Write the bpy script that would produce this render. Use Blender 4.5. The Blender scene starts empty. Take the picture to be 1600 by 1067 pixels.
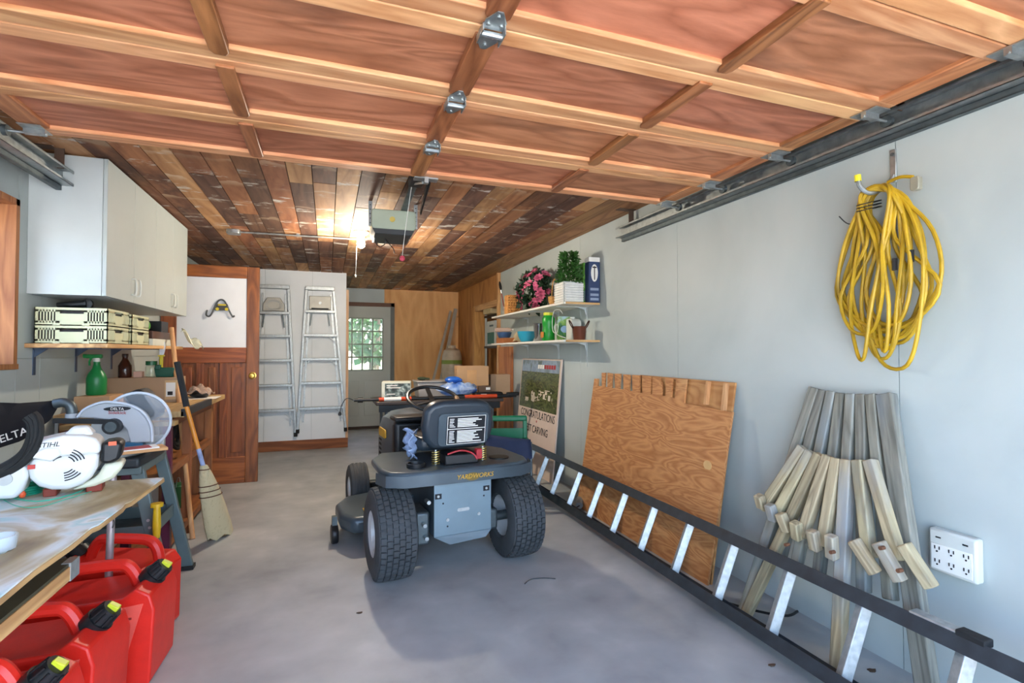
import bpy, bmesh, math, random
from mathutils import Vector as V, Matrix as M, Euler

# ------------------------------------------------------------------ camera, light, exposure
scene = bpy.context.scene
COL = scene.collection
R = math.radians
TH, PITCH, FPX, CAMH = R(19.8), R(1.22), 800.0, 1.2
cam_d = bpy.data.cameras.new('camera')
cam_d.sensor_width = 36.0
cam_d.lens = 36.0 * FPX / 1600.0
cam_d.clip_start = 0.02
cam_d.clip_end = 400
cam = bpy.data.objects.new('camera', cam_d)
cam.location = (0, 0, CAMH)
cam.rotation_euler = (R(90) + PITCH, 0, -TH)
COL.objects.link(cam)
scene.camera = cam

world = bpy.data.worlds.new('sky_world')
scene.world = world
world.use_nodes = True
wn = world.node_tree
wn.nodes.clear()
wo = wn.nodes.new('ShaderNodeOutputWorld')
wb = wn.nodes.new('ShaderNodeBackground')
ws = wn.nodes.new('ShaderNodeTexSky')
ws.sky_type = 'NISHITA'
ws.sun_disc = False
ws.sun_elevation = R(48)
ws.sun_rotation = R(80)
ws.air_density = 0.8
ws.dust_density = 3.0
wb.inputs['Strength'].default_value = 0.34
wn.links.new(ws.outputs[0], wb.inputs['Color'])
wn.links.new(wb.outputs[0], wo.inputs['Surface'])

sun_d = bpy.data.lights.new('sun', 'SUN')
sun_d.energy = 5.5
sun_d.angle = R(1.0)
sun_d.color = (1.0, 0.95, 0.87)
sun = bpy.data.objects.new('sun', sun_d)
sun.rotation_euler = (R(-14), R(42), 0)      # high sun from the right, above the roof
sun.location = (6, -2, 9)
COL.objects.link(sun)

vs = scene.view_settings
vs.view_transform = 'Standard'
vs.look = 'None'
vs.gamma = 1.0
vs.use_curve_mapping = False
vs.exposure = 3.08

# ------------------------------------------------------------------ measuring helpers
_F = V((math.sin(TH) * math.cos(PITCH), math.cos(TH) * math.cos(PITCH), math.sin(PITCH)))
_R = V((math.cos(TH), -math.sin(TH), 0))
_U = _R.cross(_F)
_O = V((0, 0, CAMH))

def ray(px, py):
    return _F + _R * ((px - 800) / FPX) - _U * ((py - 533.5) / FPX)

def P(px, py, X=None, Y=None, Z=None, n=None, p=None):
    """the point of the room that a line of sight meets on the plane X=, Y=, Z= or (p, n)"""
    d = ray(px, py)
    if n is not None:
        t = (V(p) - _O).dot(V(n)) / d.dot(V(n))
    elif X is not None:
        t = X / d.x
    elif Y is not None:
        t = Y / d.y
    else:
        t = (Z - CAMH) / d.z
    return _O + d * t

rnd = random.Random(7)

def lin(h):
    h = h.lstrip('#')
    out = []
    for i in (0, 2, 4):
        c = int(h[i:i + 2], 16) / 255
        out.append(c / 12.92 if c <= 0.04045 else ((c + 0.055) / 1.055) ** 2.4)
    return out + [1.0]

# ------------------------------------------------------------------ mesh helpers
ROOTM = {}

def root_of(o):
    while o.parent is not None:
        o = o.parent
    return o

class MB:
    def __init__(s):
        s.v, s.f = [], []
    def add(s, vs_, fs_):
        o = len(s.v)
        s.v += [V(p) for p in vs_]
        s.f += [tuple(i + o for i in f) for f in fs_]
        return s
    def bx(s, x0, x1, y0, y1, z0, z1, m=None):
        vs_ = [V((x, y, z)) for z in (z0, z1) for y in (y0, y1) for x in (x0, x1)]
        if m is not None:
            vs_ = [m @ p for p in vs_]
        return s.add(vs_, [(0, 2, 3, 1), (4, 5, 7, 6), (0, 1, 5, 4), (2, 6, 7, 3), (0, 4, 6, 2), (1, 3, 7, 5)])
    def box(s, c, sz, rot=None):
        m = M.Translation(V(c))
        if rot is not None:
            m = m @ Euler(rot).to_matrix().to_4x4()
        a, b, d = sz[0] / 2, sz[1] / 2, sz[2] / 2
        return s.bx(-a, a, -b, b, -d, d, m)
    def beam(s, p0, p1, w, h, up=(0, 0, 1), taper=1.0):
        p0, p1 = V(p0), V(p1)
        d = (p1 - p0).normalized()
        sx = d.cross(V(up)).normalized()
        u = sx.cross(d)
        vs_ = []
        for p, k in ((p0, 1.0), (p1, taper)):
            for a, b in ((-1, -1), (1, -1), (1, 1), (-1, 1)):
                vs_.append(p + sx * (a * w * k / 2) + u * (b * h * k / 2))
        return s.add(vs_, [(3, 2, 1, 0), (4, 5, 6, 7), (0, 1, 5, 4), (1, 2, 6, 5), (2, 3, 7, 6), (3, 0, 4, 7)])
    def rings(s, rings, closed_loop=False, caps=True):
        n = len(rings[0])
        vs_ = [p for r in rings for p in r]
        fs_ = []
        k = len(rings)
        for i in range(k if closed_loop else k - 1):
            a, b = i * n, ((i + 1) % k) * n
            for j in range(n):
                j2 = (j + 1) % n
                fs_.append((a + j, a + j2, b + j2, b + j))
        if caps and not closed_loop:
            fs_.append(tuple(range(n - 1, -1, -1)))
            fs_.append(tuple((k - 1) * n + j for j in range(n)))
        return s.add(vs_, fs_)
    def cyl(s, p0, p1, r0, r1=None, n=14, caps=True):
        r1 = r0 if r1 is None else r1
        return s.tube([p0, p1], [r0, r1], n, caps=caps)
    def tube(s, pts, r, n=8, closed=False, caps=True, flat=1.0, up=None):
        pts = [V(p) for p in pts]
        k = len(pts)
        rs = r if isinstance(r, (list, tuple)) else [r] * k
        tan = []
        for i in range(k):
            if closed:
                t = pts[(i + 1) % k] - pts[i - 1]
            else:
                t = pts[min(i + 1, k - 1)] - pts[max(i - 1, 0)]
            tan.append(t.normalized() if t.length > 1e-9 else V((0, 0, 1)))
        if up is not None:
            nv = V(up)
        else:
            nv = V((0, 0, 1)) if abs(tan[0].z) < 0.9 else V((1, 0, 0))
        nv = (nv - tan[0] * nv.dot(tan[0])).normalized()
        rings = []
        for i in range(k):
            nv = nv - tan[i] * nv.dot(tan[i])
            nv.normalize()
            b = tan[i].cross(nv)
            rings.append([pts[i] + (nv * math.cos(a) * flat + b * math.sin(a)) * rs[i]
                          for a in [2 * math.pi * j / n for j in range(n)]])
        return s.rings(rings, closed_loop=closed, caps=caps)
    def lathe(s, prof, n=20, m=None, caps=True):
        m = m if m is not None else M.Identity(4)
        rings = [[m @ V((r * math.cos(2 * math.pi * j / n), r * math.sin(2 * math.pi * j / n), z)) for j in range(n)]
                 for r, z in prof]
        return s.rings(rings, caps=caps)
    def prism(s, poly, d0, d1, axis='z', m=None):
        def mk(a, b, d):
            p = V((d, a, b)) if axis == 'x' else V((a, d, b)) if axis == 'y' else V((a, b, d))
            return m @ p if m is not None else p
        n = len(poly)
        vs_ = [mk(a, b, d0) for a, b in poly] + [mk(a, b, d1) for a, b in poly]
        fs_ = [tuple(range(n - 1, -1, -1)), tuple(range(n, 2 * n))]
        fs_ += [(i, (i + 1) % n, n + (i + 1) % n, n + i) for i in range(n)]
        return s.add(vs_, fs_)
    def ball(s, c, r, n=12, k=8, m=None):
        c = V(c)
        r = r if isinstance(r, (list, tuple)) else (r, r, r)
        rings = []
        for i in range(1, k):
            ph = math.pi * i / k
            ring = []
            for j in range(n):
                a = 2 * math.pi * j / n
                p = V((r[0] * math.sin(ph) * math.cos(a), r[1] * math.sin(ph) * math.sin(a), -r[2] * math.cos(ph)))
                ring.append(c + (m @ p if m is not None else p))
            rings.append(ring)
        return s.rings(rings)
    def grid(s, fn, nu, nv):
        vs_ = [fn(i / nu, j / nv) for j in range(nv + 1) for i in range(nu + 1)]
        fs_ = [(j * (nu + 1) + i, j * (nu + 1) + i + 1, (j + 1) * (nu + 1) + i + 1, (j + 1) * (nu + 1) + i)
               for j in range(nv) for i in range(nu)]
        return s.add(vs_, fs_)
    def quad(s, a, b, c, d):
        return s.add([a, b, c, d], [(0, 1, 2, 3)])
    def build(s, name, mat, parent=None, world=False, bevel=0.0, seg=2, smooth=35, label=None, kind=None,
              thick=0.0, subsurf=0, recentre=True):
        me = bpy.data.meshes.new(name)
        vs_ = s.v
        loc = None
        if parent is not None and world and root_of(parent).name in ROOTM:
            inv = ROOTM[root_of(parent).name].inverted()
            vs_ = [inv @ p for p in vs_]
        elif parent is None and recentre and vs_:
            xs, ys, zs = [p.x for p in vs_], [p.y for p in vs_], [p.z for p in vs_]
            loc = V(((min(xs) + max(xs)) / 2, (min(ys) + max(ys)) / 2, min(zs)))
            vs_ = [p - loc for p in vs_]
        me.from_pydata([tuple(p) for p in vs_], [], s.f)
        me.validate()
        bm = bmesh.new()
        bm.from_mesh(me)
        bmesh.ops.recalc_face_normals(bm, faces=bm.faces)
        for f in bm.faces:
            f.smooth = True
        bm.to_mesh(me)
        bm.free()
        me.set_sharp_from_angle(angle=R(smooth))
        me.materials.append(mat)
        o = bpy.data.objects.new(name, me)
        COL.objects.link(o)
        if parent is not None:
            o.parent = parent
        elif loc is not None:
            o.location = loc
            ROOTM[o.name] = M.Translation(loc)
        if thick:
            md = o.modifiers.new('solid', 'SOLIDIFY')
            md.thickness = thick
        if bevel:
            md = o.modifiers.new('bevel', 'BEVEL')
            md.width = bevel
            md.segments = seg
            md.limit_method = 'ANGLE'
            md.angle_limit = R(35)
        if subsurf:
            md = o.modifiers.new('subsurf', 'SUBSURF')
            md.levels = subsurf
            md.render_levels = subsurf
        if label:
            o['label'] = label
        if kind:
            o['kind'] = kind
        return o

def tag(o, label=None, cat=None, group=None, kind=None):
    if label: o['label'] = label
    if cat: o['category'] = cat
    if group: o['group'] = group
    if kind: o['kind'] = kind
    return o

def thing(name, label, cat, loc=(0, 0, 0), rot=(0, 0, 0), group=None):
    o = bpy.data.objects.new(name, None)
    o.empty_display_size = 0.1
    COL.objects.link(o)
    o.location = loc
    o.rotation_euler = rot
    ROOTM[o.name] = M.Translation(V(loc)) @ Euler(rot).to_matrix().to_4x4()
    return tag(o, label, cat, group)

def copy_tree(o, loc, rot=None, label=None, parent=None):
    c = o.copy()
    COL.objects.link(c)
    if parent is not None:
        c.parent = parent
    if loc is not None:
        c.location = loc
    if rot is not None:
        c.rotation_euler = rot
    if label:
        c['label'] = label
    for ch in list(o.children):
        copy_tree(ch, None, None, None, c)
    return c

def rrect(w, h, r, n=4, cx=0, cy=0):
    out = []
    for sx, sy, a0 in ((1, 1, 0), (-1, 1, 90), (-1, -1, 180), (1, -1, 270)):
        for i in range(n + 1):
            a = R(a0 + 90 * i / n)
            out.append((cx + sx * (w / 2 - r) + r * math.cos(a), cy + sy * (h / 2 - r) + r * math.sin(a)))
    return out

def spline(pts, k=6, closed=False):
    pts = [V(p) for p in pts]
    n = len(pts)
    out = []
    for i in range(n if closed else n - 1):
        if closed:
            a, b, c, d = pts[i - 1], pts[i], pts[(i + 1) % n], pts[(i + 2) % n]
        else:
            a, b, c, d = pts[max(i - 1, 0)], pts[i], pts[i + 1], pts[min(i + 2, n - 1)]
        for j in range(k):
            t = j / k
            out.append(0.5 * ((2 * b) + (c - a) * t + (2 * a - 5 * b + 4 * c - d) * t * t + (3 * b - a - 3 * c + d) * t ** 3))
    if not closed:
        out.append(pts[-1])
    return out

def text(s, size, mat, parent, org, right, up, name='lettering', ext=0.0006, align='CENTER', world=False, spacing=1.0, shear=0.0, sx=1.0):
    cu = bpy.data.curves.new(name, 'FONT')
    cu.body = s
    cu.size = size
    cu.extrude = ext
    cu.align_x = align
    cu.align_y = 'CENTER'
    cu.space_character = spacing
    cu.shear = shear
    cu.resolution_u = 3
    cu.materials.append(mat)
    tmp = bpy.data.objects.new(name, cu)
    me = bpy.data.meshes.new_from_object(tmp)
    bpy.data.objects.remove(tmp)
    if not me.materials:
        me.materials.append(mat)
    o = bpy.data.objects.new(name, me)
    COL.objects.link(o)
    r = V(right).normalized()
    u = V(up).normalized()
    nn = r.cross(u).normalized()
    u = nn.cross(r)
    m = M(((r.x * sx, u.x, nn.x, org[0]), (r.y * sx, u.y, nn.y, org[1]), (r.z * sx, u.z, nn.z, org[2]), (0, 0, 0, 1)))
    if world and parent is not None and root_of(parent).name in ROOTM:
        m = ROOTM[root_of(parent).name].inverted() @ m
    o.parent = parent
    o.matrix_local = m
    return o

# ------------------------------------------------------------------ materials
_MATS = {}

def _new(name):
    m = bpy.data.materials.new(name)
    m.use_nodes = True
    nt = m.node_tree
    b = nt.nodes['Principled BSDF']
    return m, nt, b

def _n(nt, t, **kw):
    nd = nt.nodes.new(t)
    for k, v in kw.items():
        setattr(nd, k, v)
    return nd

def mat(name, col, rough=0.55, metal=0.0, var=0.12, scale=9.0, bump=0.0, bscale=60.0, spec=0.5, alpha=None, trans=0.0, ior=1.45, coat=0.0, detail=4.0):
    """one flat colour with slight uneven wear"""
    if name in _MATS:
        return _MATS[name]
    m, nt, b = _new(name)
    tc = _n(nt, 'ShaderNodeTexCoord')
    no = _n(nt, 'ShaderNodeTexNoise')
    no.inputs['Scale'].default_value = scale
    no.inputs['Detail'].default_value = detail
    nt.links.new(tc.outputs['Object'], no.inputs['Vector'])
    mp = _n(nt, 'ShaderNodeMapRange')
    mp.inputs['From Min'].default_value = 0.3
    mp.inputs['From Max'].default_value = 0.7
    mp.inputs['To Min'].default_value = 1 - var
    mp.inputs['To Max'].default_value = 1 + var * 0.6
    nt.links.new(no.outputs['Fac'], mp.inputs['Value'])
    hs = _n(nt, 'ShaderNodeHueSaturation')
    hs.inputs['Color'].default_value = lin(col)
    nt.links.new(mp.outputs[0], hs.inputs['Value'])
    nt.links.new(hs.outputs[0], b.inputs['Base Color'])
    b.inputs['Roughness'].default_value = rough
    b.inputs['Metallic'].default_value = metal
    b.inputs['Specular IOR Level'].default_value = spec
    b.inputs['IOR'].default_value = ior
    b.inputs['Transmission Weight'].default_value = trans
    b.inputs['Coat Weight'].default_value = coat
    if alpha is not None:
        b.inputs['Alpha'].default_value = alpha
    if bump:
        n2 = _n(nt, 'ShaderNodeTexNoise')
        n2.inputs['Scale'].default_value = bscale
        n2.inputs['Detail'].default_value = 5
        nt.links.new(tc.outputs['Object'], n2.inputs['Vector'])
        bp = _n(nt, 'ShaderNodeBump')
        bp.inputs['Strength'].default_value = bump
        bp.inputs['Distance'].default_value = 0.01
        nt.links.new(n2.outputs['Fac'], bp.inputs['Height'])
        nt.links.new(bp.outputs[0], b.inputs['Normal'])
    _MATS[name] = m
    return m

def wood(name, c0, c1, axis='y', size=1.0, rough=0.6, rings=6.0, var=0.15, marks=None, hue=0.006, stain=None, grain=0.35, stretch=9.0, knots=None, contrast=1.0, stain_t=(0.56, 0.72), bands=None):
    """grain running along one local axis; each object gets its own offset and tone"""
    if name in _MATS:
        return _MATS[name]
    m, nt, b = _new(name)
    L = nt.links.new
    tc = _n(nt, 'ShaderNodeTexCoord')
    oi = _n(nt, 'ShaderNodeObjectInfo')
    sc = _n(nt, 'ShaderNodeVectorMath', operation='SCALE')
    sc.inputs[0].default_value = (31.7, 17.3, 23.9)
    L(oi.outputs['Random'], sc.inputs['Scale'])
    ad = _n(nt, 'ShaderNodeVectorMath', operation='ADD')
    L(tc.outputs['Object'], ad.inputs[0])
    L(sc.outputs[0], ad.inputs[1])
    mp = _n(nt, 'ShaderNodeMapping')
    s_ = {'x': (1 / stretch, 1, 1), 'y': (1, 1 / stretch, 1), 'z': (1, 1, 1 / stretch)}[axis]
    mp.inputs['Scale'].default_value = tuple(k * size for k in s_)
    L(ad.outputs[0], mp.inputs['Vector'])
    n1 = _n(nt, 'ShaderNodeTexNoise')
    n1.inputs['Scale'].default_value = 7
    n1.inputs['Detail'].default_value = 2.5
    n1.inputs['Distortion'].default_value = 0.6
    L(mp.outputs[0], n1.inputs['Vector'])
    mu = _n(nt, 'ShaderNodeMath', operation='MULTIPLY')
    mu.inputs[1].default_value = rings
    L(n1.outputs['Fac'], mu.inputs[0])
    pp = _n(nt, 'ShaderNodeMath', operation='PINGPONG')
    pp.inputs[1].default_value = 0.5
    L(mu.outputs[0], pp.inputs[0])
    n2 = _n(nt, 'ShaderNodeTexNoise')
    n2.inputs['Scale'].default_value = 45
    n2.inputs['Detail'].default_value = 6
    n2.inputs['Roughness'].default_value = 0.7
    L(mp.outputs[0], n2.inputs['Vector'])
    a2 = _n(nt, 'ShaderNodeMath', operation='MULTIPLY_ADD')
    a2.inputs[1].default_value = contrast
    L(pp.outputs[0], a2.inputs[0])
    mg = _n(nt, 'ShaderNodeMath', operation='MULTIPLY')
    mg.inputs[1].default_value = grain * 1.6
    L(n2.outputs['Fac'], mg.inputs[0])
    L(mg.outputs[0], a2.inputs[2])
    rp = _n(nt, 'ShaderNodeValToRGB')
    rp.color_ramp.elements[0].position = 0.15
    rp.color_ramp.elements[0].color = lin(c0)
    rp.color_ramp.elements[1].position = 0.8
    rp.color_ramp.elements[1].color = lin(c1)
    L(a2.outputs[0], rp.inputs['Fac'])
    cur = rp.outputs['Color']
    if stain:
        n3 = _n(nt, 'ShaderNodeTexNoise')
        n3.inputs['Scale'].default_value = 2.2
        n3.inputs['Detail'].default_value = 5
        n3.inputs['Roughness'].default_value = 0.65
        mp3 = _n(nt, 'ShaderNodeMapping')
        mp3.inputs['Scale'].default_value = {'x': (0.35, 1, 1), 'y': (1, 0.35, 1), 'z': (1, 1, 0.35)}[axis]
        L(ad.outputs[0], mp3.inputs['Vector'])
        L(mp3.outputs[0], n3.inputs['Vector'])
        r3 = _n(nt, 'ShaderNodeMapRange')
        r3.inputs['From Min'].default_value = stain_t[0]
        r3.inputs['From Max'].default_value = stain_t[1]
        L(n3.outputs['Fac'], r3.inputs['Value'])
        mx = _n(nt, 'ShaderNodeMix', data_type='RGBA')
        mx.inputs[7].default_value = lin(stain)
        L(r3.outputs[0], mx.inputs[0])
        L(cur, mx.inputs[6])
        cur = mx.outputs[2]
    if marks:
        n4 = _n(nt, 'ShaderNodeTexNoise')
        n4.inputs['Scale'].default_value = 4.5
        n4.inputs['Detail'].default_value = 6
        n4.inputs['Roughness'].default_value = 0.7
        mp4 = _n(nt, 'ShaderNodeMapping')
        mp4.inputs['Scale'].default_value = {'x': (1.6, 0.7, 1), 'y': (0.7, 1.6, 1), 'z': (0.7, 1, 1.6)}[axis]
        L(ad.outputs[0], mp4.inputs['Vector'])
        L(mp4.outputs[0], n4.inputs['Vector'])
        r4 = _n(nt, 'ShaderNodeMapRange')
        r4.inputs['From Min'].default_value = 0.58
        r4.inputs['From Max'].default_value = 0.66
        L(n4.outputs['Fac'], r4.inputs['Value'])
        mx = _n(nt, 'ShaderNodeMix', data_type='RGBA')
        mx.inputs[7].default_value = lin(marks)
        L(r4.outputs[0], mx.inputs[0])
        L(cur, mx.inputs[6])
        cur = mx.outputs[2]
    if bands:
        sp = _n(nt, 'ShaderNodeSeparateXYZ')
        L(tc.outputs['Object'], sp.inputs[0])
        n6 = _n(nt, 'ShaderNodeTexNoise')
        n6.inputs['Scale'].default_value = 3.5
        n6.inputs['Detail'].default_value = 4
        L(ad.outputs[0], n6.inputs['Vector'])
        yy = _n(nt, 'ShaderNodeMath', operation='MULTIPLY_ADD')
        yy.inputs[1].default_value = 1 / bands[0]
        L(sp.outputs['Y'], yy.inputs[0])
        L(n6.outputs['Fac'], yy.inputs[2])
        f6 = _n(nt, 'ShaderNodeMath', operation='FRACT')
        L(yy.outputs[0], f6.inputs[0])
        r6 = _n(nt, 'ShaderNodeMapRange')
        r6.inputs['From Min'].default_value = 0.16
        r6.inputs['From Max'].default_value = 0.06
        L(f6.outputs[0], r6.inputs['Value'])
        r8 = _n(nt, 'ShaderNodeMapRange')
        r8.inputs['From Min'].default_value = 0.46
        r8.inputs['From Max'].default_value = 0.62
        r8.inputs['To Max'].default_value = 0.75
        L(n6.outputs['Fac'], r8.inputs['Value'])
        m6 = _n(nt, 'ShaderNodeMath', operation='MULTIPLY')
        L(r6.outputs[0], m6.inputs[0])
        L(r8.outputs[0], m6.inputs[1])
        mx = _n(nt, 'ShaderNodeMix', data_type='RGBA')
        mx.inputs[7].default_value = lin(bands[1])
        L(m6.outputs[0], mx.inputs[0])
        L(cur, mx.inputs[6])
        cur = mx.outputs[2]
    if knots:
        vo = _n(nt, 'ShaderNodeTexVoronoi')
        vo.inputs['Scale'].default_value = 2.6
        L(tc.outputs['Object'], vo.inputs['Vector'])
        r5 = _n(nt, 'ShaderNodeMapRange')
        r5.inputs['From Min'].default_value = 0.10
        r5.inputs['From Max'].default_value = 0.03
        L(vo.outputs['Distance'], r5.inputs['Value'])
        mx = _n(nt, 'ShaderNodeMix', data_type='RGBA')
        mx.inputs[7].default_value = lin(knots)
        L(r5.outputs[0], mx.inputs[0])
        L(cur, mx.inputs[6])
        cur = mx.outputs[2]
    hs = _n(nt, 'ShaderNodeHueSaturation')
    vr = _n(nt, 'ShaderNodeMapRange')
    vr.inputs['To Min'].default_value = 1 - var
    vr.inputs['To Max'].default_value = 1 + var
    L(oi.outputs['Random'], vr.inputs['Value'])
    L(vr.outputs[0], hs.inputs['Value'])
    r7 = _n(nt, 'ShaderNodeMath', operation='MULTIPLY')
    r7.inputs[1].default_value = 7.31
    L(oi.outputs['Random'], r7.inputs[0])
    fr = _n(nt, 'ShaderNodeMath', operation='FRACT')
    L(r7.outputs[0], fr.inputs[0])
    hr = _n(nt, 'ShaderNodeMapRange')
    hr.inputs['To Min'].default_value = 0.5 - hue
    hr.inputs['To Max'].default_value = 0.5 + hue
    L(fr.outputs[0], hr.inputs['Value'])
    L(hr.outputs[0], hs.inputs['Hue'])
    L(cur, hs.inputs['Color'])
    L(hs.outputs[0], b.inputs['Base Color'])
    b.inputs['Roughness'].default_value = rough
    bp = _n(nt, 'ShaderNodeBump')
    bp.inputs['Strength'].default_value = 0.25
    bp.inputs['Distance'].default_value = 0.003
    L(a2.outputs[0], bp.inputs['Height'])
    L(bp.outputs[0], b.inputs['Normal'])
    _MATS[name] = m
    return m

def patches(name, cols, scale=3.0, rough=0.6, stretch=(1, 1, 1), contrast=(0.3, 0.7), detail=6.0, distort=0.5, bump=0.0, metal=0.0):
    """several colours of real paint, dirt or print mixed by noise"""
    if name in _MATS:
        return _MATS[name]
    m, nt, b = _new(name)
    L = nt.links.new
    tc = _n(nt, 'ShaderNodeTexCoord')
    mp = _n(nt, 'ShaderNodeMapping')
    mp.inputs['Scale'].default_value = stretch
    L(tc.outputs['Object'], mp.inputs['Vector'])
    no = _n(nt, 'ShaderNodeTexNoise')
    no.inputs['Scale'].default_value = scale
    no.inputs['Detail'].default_value = detail
    no.inputs['Distortion'].default_value = distort
    L(mp.outputs[0], no.inputs['Vector'])
    rp = _n(nt, 'ShaderNodeValToRGB')
    k = len(cols)
    while len(rp.color_ramp.elements) < k:
        rp.color_ramp.elements.new(0.5)
    for i, c in enumerate(cols):
        rp.color_ramp.elements[i].position = contrast[0] + (contrast[1] - contrast[0]) * i / (k - 1)
        rp.color_ramp.elements[i].color = lin(c)
    L(no.outputs['Fac'], rp.inputs['Fac'])
    L(rp.outputs[0], b.inputs['Base Color'])
    b.inputs['Roughness'].default_value = rough
    b.inputs['Metallic'].default_value = metal
    if bump:
        bp = _n(nt, 'ShaderNodeBump')
        bp.inputs['Strength'].default_value = bump
        bp.inputs['Distance'].default_value = 0.01
        L(no.outputs['Fac'], bp.inputs['Height'])
        L(bp.outputs[0], b.inputs['Normal'])
    _MATS[name] = m
    return m

def glass(name, col='#ffffff', rough=0.02, alpha=0.12):
    if name in _MATS:
        return _MATS[name]
    m, nt, b = _new(name)
    b.inputs['Base Color'].default_value = lin(col)
    b.inputs['Roughness'].default_value = rough
    b.inputs['Alpha'].default_value = alpha
    b.inputs['Specular IOR Level'].default_value = 0.8
    _MATS[name] = m
    return m

def emit(name, col, strength):
    m, nt, b = _new(name)
    b.inputs['Base Color'].default_value = lin(col)
    b.inputs['Emission Color'].default_value = lin(col)
    b.inputs['Emission Strength'].default_value = strength
    return m

WHITE_WALL = patches('white_wallboard', ['#a5aeab', '#b0b9b5', '#b8c0bc'], scale=1.3, rough=0.5)
WHITE = mat('white_laminate', '#bfc6c4', 0.4, var=0.03)
WHITE_PL = mat('white_plastic', '#cbcec6', 0.45, var=0.05)
STEEL = mat('galvanised_steel', '#a8aeae', 0.38, 0.85, var=0.25, scale=30)
DARKSTEEL = mat('dark_steel', '#5d6668', 0.45, 0.7, var=0.25, scale=25)
ALU = mat('brushed_aluminium', '#aeb3b3', 0.42, 0.6, var=0.22, scale=40)
BLACK = mat('black_plastic', '#17191b', 0.42, var=0.2)
BLACKM = mat('black_matt_rubber', '#1c1d1d', 0.8, var=0.25, bump=0.2)
CARD = mat('brown_cardboard', '#a5876a', 0.85, var=0.1, scale=5)
CARD2 = mat('tan_cardboard', '#b9936c', 0.85, var=0.1, scale=5)
PAPER = mat('white_paper', '#e4e2da', 0.8, var=0.03)
INK = mat('black_ink', '#15161a', 0.7, var=0.05)
BRASS = mat('brass', '#c9a453', 0.3, 0.95, var=0.1)
REDPL = mat('red_can_plastic', '#d0261a', 0.42, var=0.1, scale=14, bump=0.06, bscale=160)
PINE = wood('pale_pine', '#a9784a', '#d9ab74', 'y', 1.0, 0.65)
PINEX = wood('pale_pine_x', '#a9784a', '#d9ab74', 'x', 1.0, 0.65)
PINEZ = wood('pale_pine_z', '#a9784a', '#d9ab74', 'z', 1.0, 0.65)
# ------------------------------------------------------------------ the setting
XL, XR, YF, YP, YB, ZC = -1.40, 2.06, -0.25, 6.85, 8.40, 2.23
S = 'structure'

CONCRETE = patches('worn_concrete', ['#868a89', '#9a9d9c', '#a7aaa8', '#b9bbb8'], scale=3.4, rough=0.5, detail=14, distort=0.15, contrast=(0.25, 0.78), bump=0.15)
MB().bx(XL - .2, XR + 1.2, YF - .2, YB + .2, -0.14, 0.0).build('floor', CONCRETE, kind=S, label='worn grey concrete garage floor')
GRASS = patches('outdoor_grass', ['#4a5238', '#66704c', '#808866'], scale=4, rough=0.9)
DRIVE = patches('pale_gravel_drive', ['#8c8d8c', '#a3a5a5', '#b8baba'], scale=9, rough=0.9)
MB().bx(-40, 40, YB + .2, 60, -0.3, -0.06).build('ground', GRASS, kind=S, label='grass behind the garage')
MB().bx(-40, 40, -50, YF - .2, -0.3, -0.04).build('driveway', DRIVE, kind=S, label='pale drive in front of the open garage')

# left wall: backing with a window hole, painted boards with joints
WY0, WY1, WZ0, WZ1 = 2.10, 3.10, 1.12, 1.93
wl = MB()
wl.bx(XL - .16, XL - .012, YF, WY0, 0, ZC).bx(XL - .16, XL - .012, WY1, YB, 0, ZC)
wl.bx(XL - .16, XL - .012, WY0, WY1, 0, WZ0).bx(XL - .16, XL - .012, WY0, WY1, WZ1, ZC)
WL = wl.build('wall_left', WHITE_WALL, kind=S, label='white painted board wall with window')
def lpanel(y0, y1, z0, z1):
    MB().bx(XL - .012, XL, y0 + .0015, y1 - .0015, z0 + .0015, z1 - .0015).build('wall_panel', WHITE_WALL, WL, world=True)
for y0, y1 in ((YF, 0.9), (0.9, WY0)):
    lpanel(y0, y1, 0, 1.17); lpanel(y0, y1, 1.17, ZC)
lpanel(WY0, WY1, 0, WZ0); lpanel(WY0, WY1, WZ1, ZC)
lpanel(WY1, 3.32, 0, 1.17); lpanel(WY1, 3.32, 1.17, ZC)
lpanel(3.32, 4.5, 0, 1.17); lpanel(3.32, 4.5, 1.17, ZC)
lpanel(4.5, YP, 0, 1.17); lpanel(4.5, YP, 1.17, ZC)

# window in the left wall
W1 = tag(bpy.data.objects.new('window_1', None), 'window with a raw pine lining in the left wall', kind=S)
COL.objects.link(W1)
LINING = wood('raw_pine_lining', '#8a5230', '#b97c4a', 'z', 1.2, 0.7, knots='#5e2f18')
MB().bx(XL - .16, XL + .006, WY1 - .03, WY1, WZ0, WZ1).build('jamb', LINING, W1)
MB().bx(XL - .16, XL + .006, WY0, WY0 + .03, WZ0, WZ1).build('jamb', LINING, W1)
MB().bx(XL - .16, XL + .006, WY0, WY1, WZ1 - .03, WZ1).build('head', LINING, W1)
MB().bx(XL - .16, XL + .012, WY0, WY1, WZ0, WZ0 + .025).build('window_sill', LINING, W1)
fr = MB()
for y in (WY0 + .03, WY1 - .075):
    fr.bx(XL - .15, XL - .11, y, y + .045, WZ0 + .025, WZ1 - .03)
for z in (WZ0 + .025, WZ1 - .075):
    fr.bx(XL - .15, XL - .11, WY0 + .03, WY1 - .03, z, z + .045)
fr.build('window_frame', WHITE, W1)
MB().bx(XL - .134, XL - .130, WY0 + .06, WY1 - .06, WZ0 + .05, WZ1 - .06).build('pane', glass('window_glass', '#dfeeee', 0.02, 0.12), W1)

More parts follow.
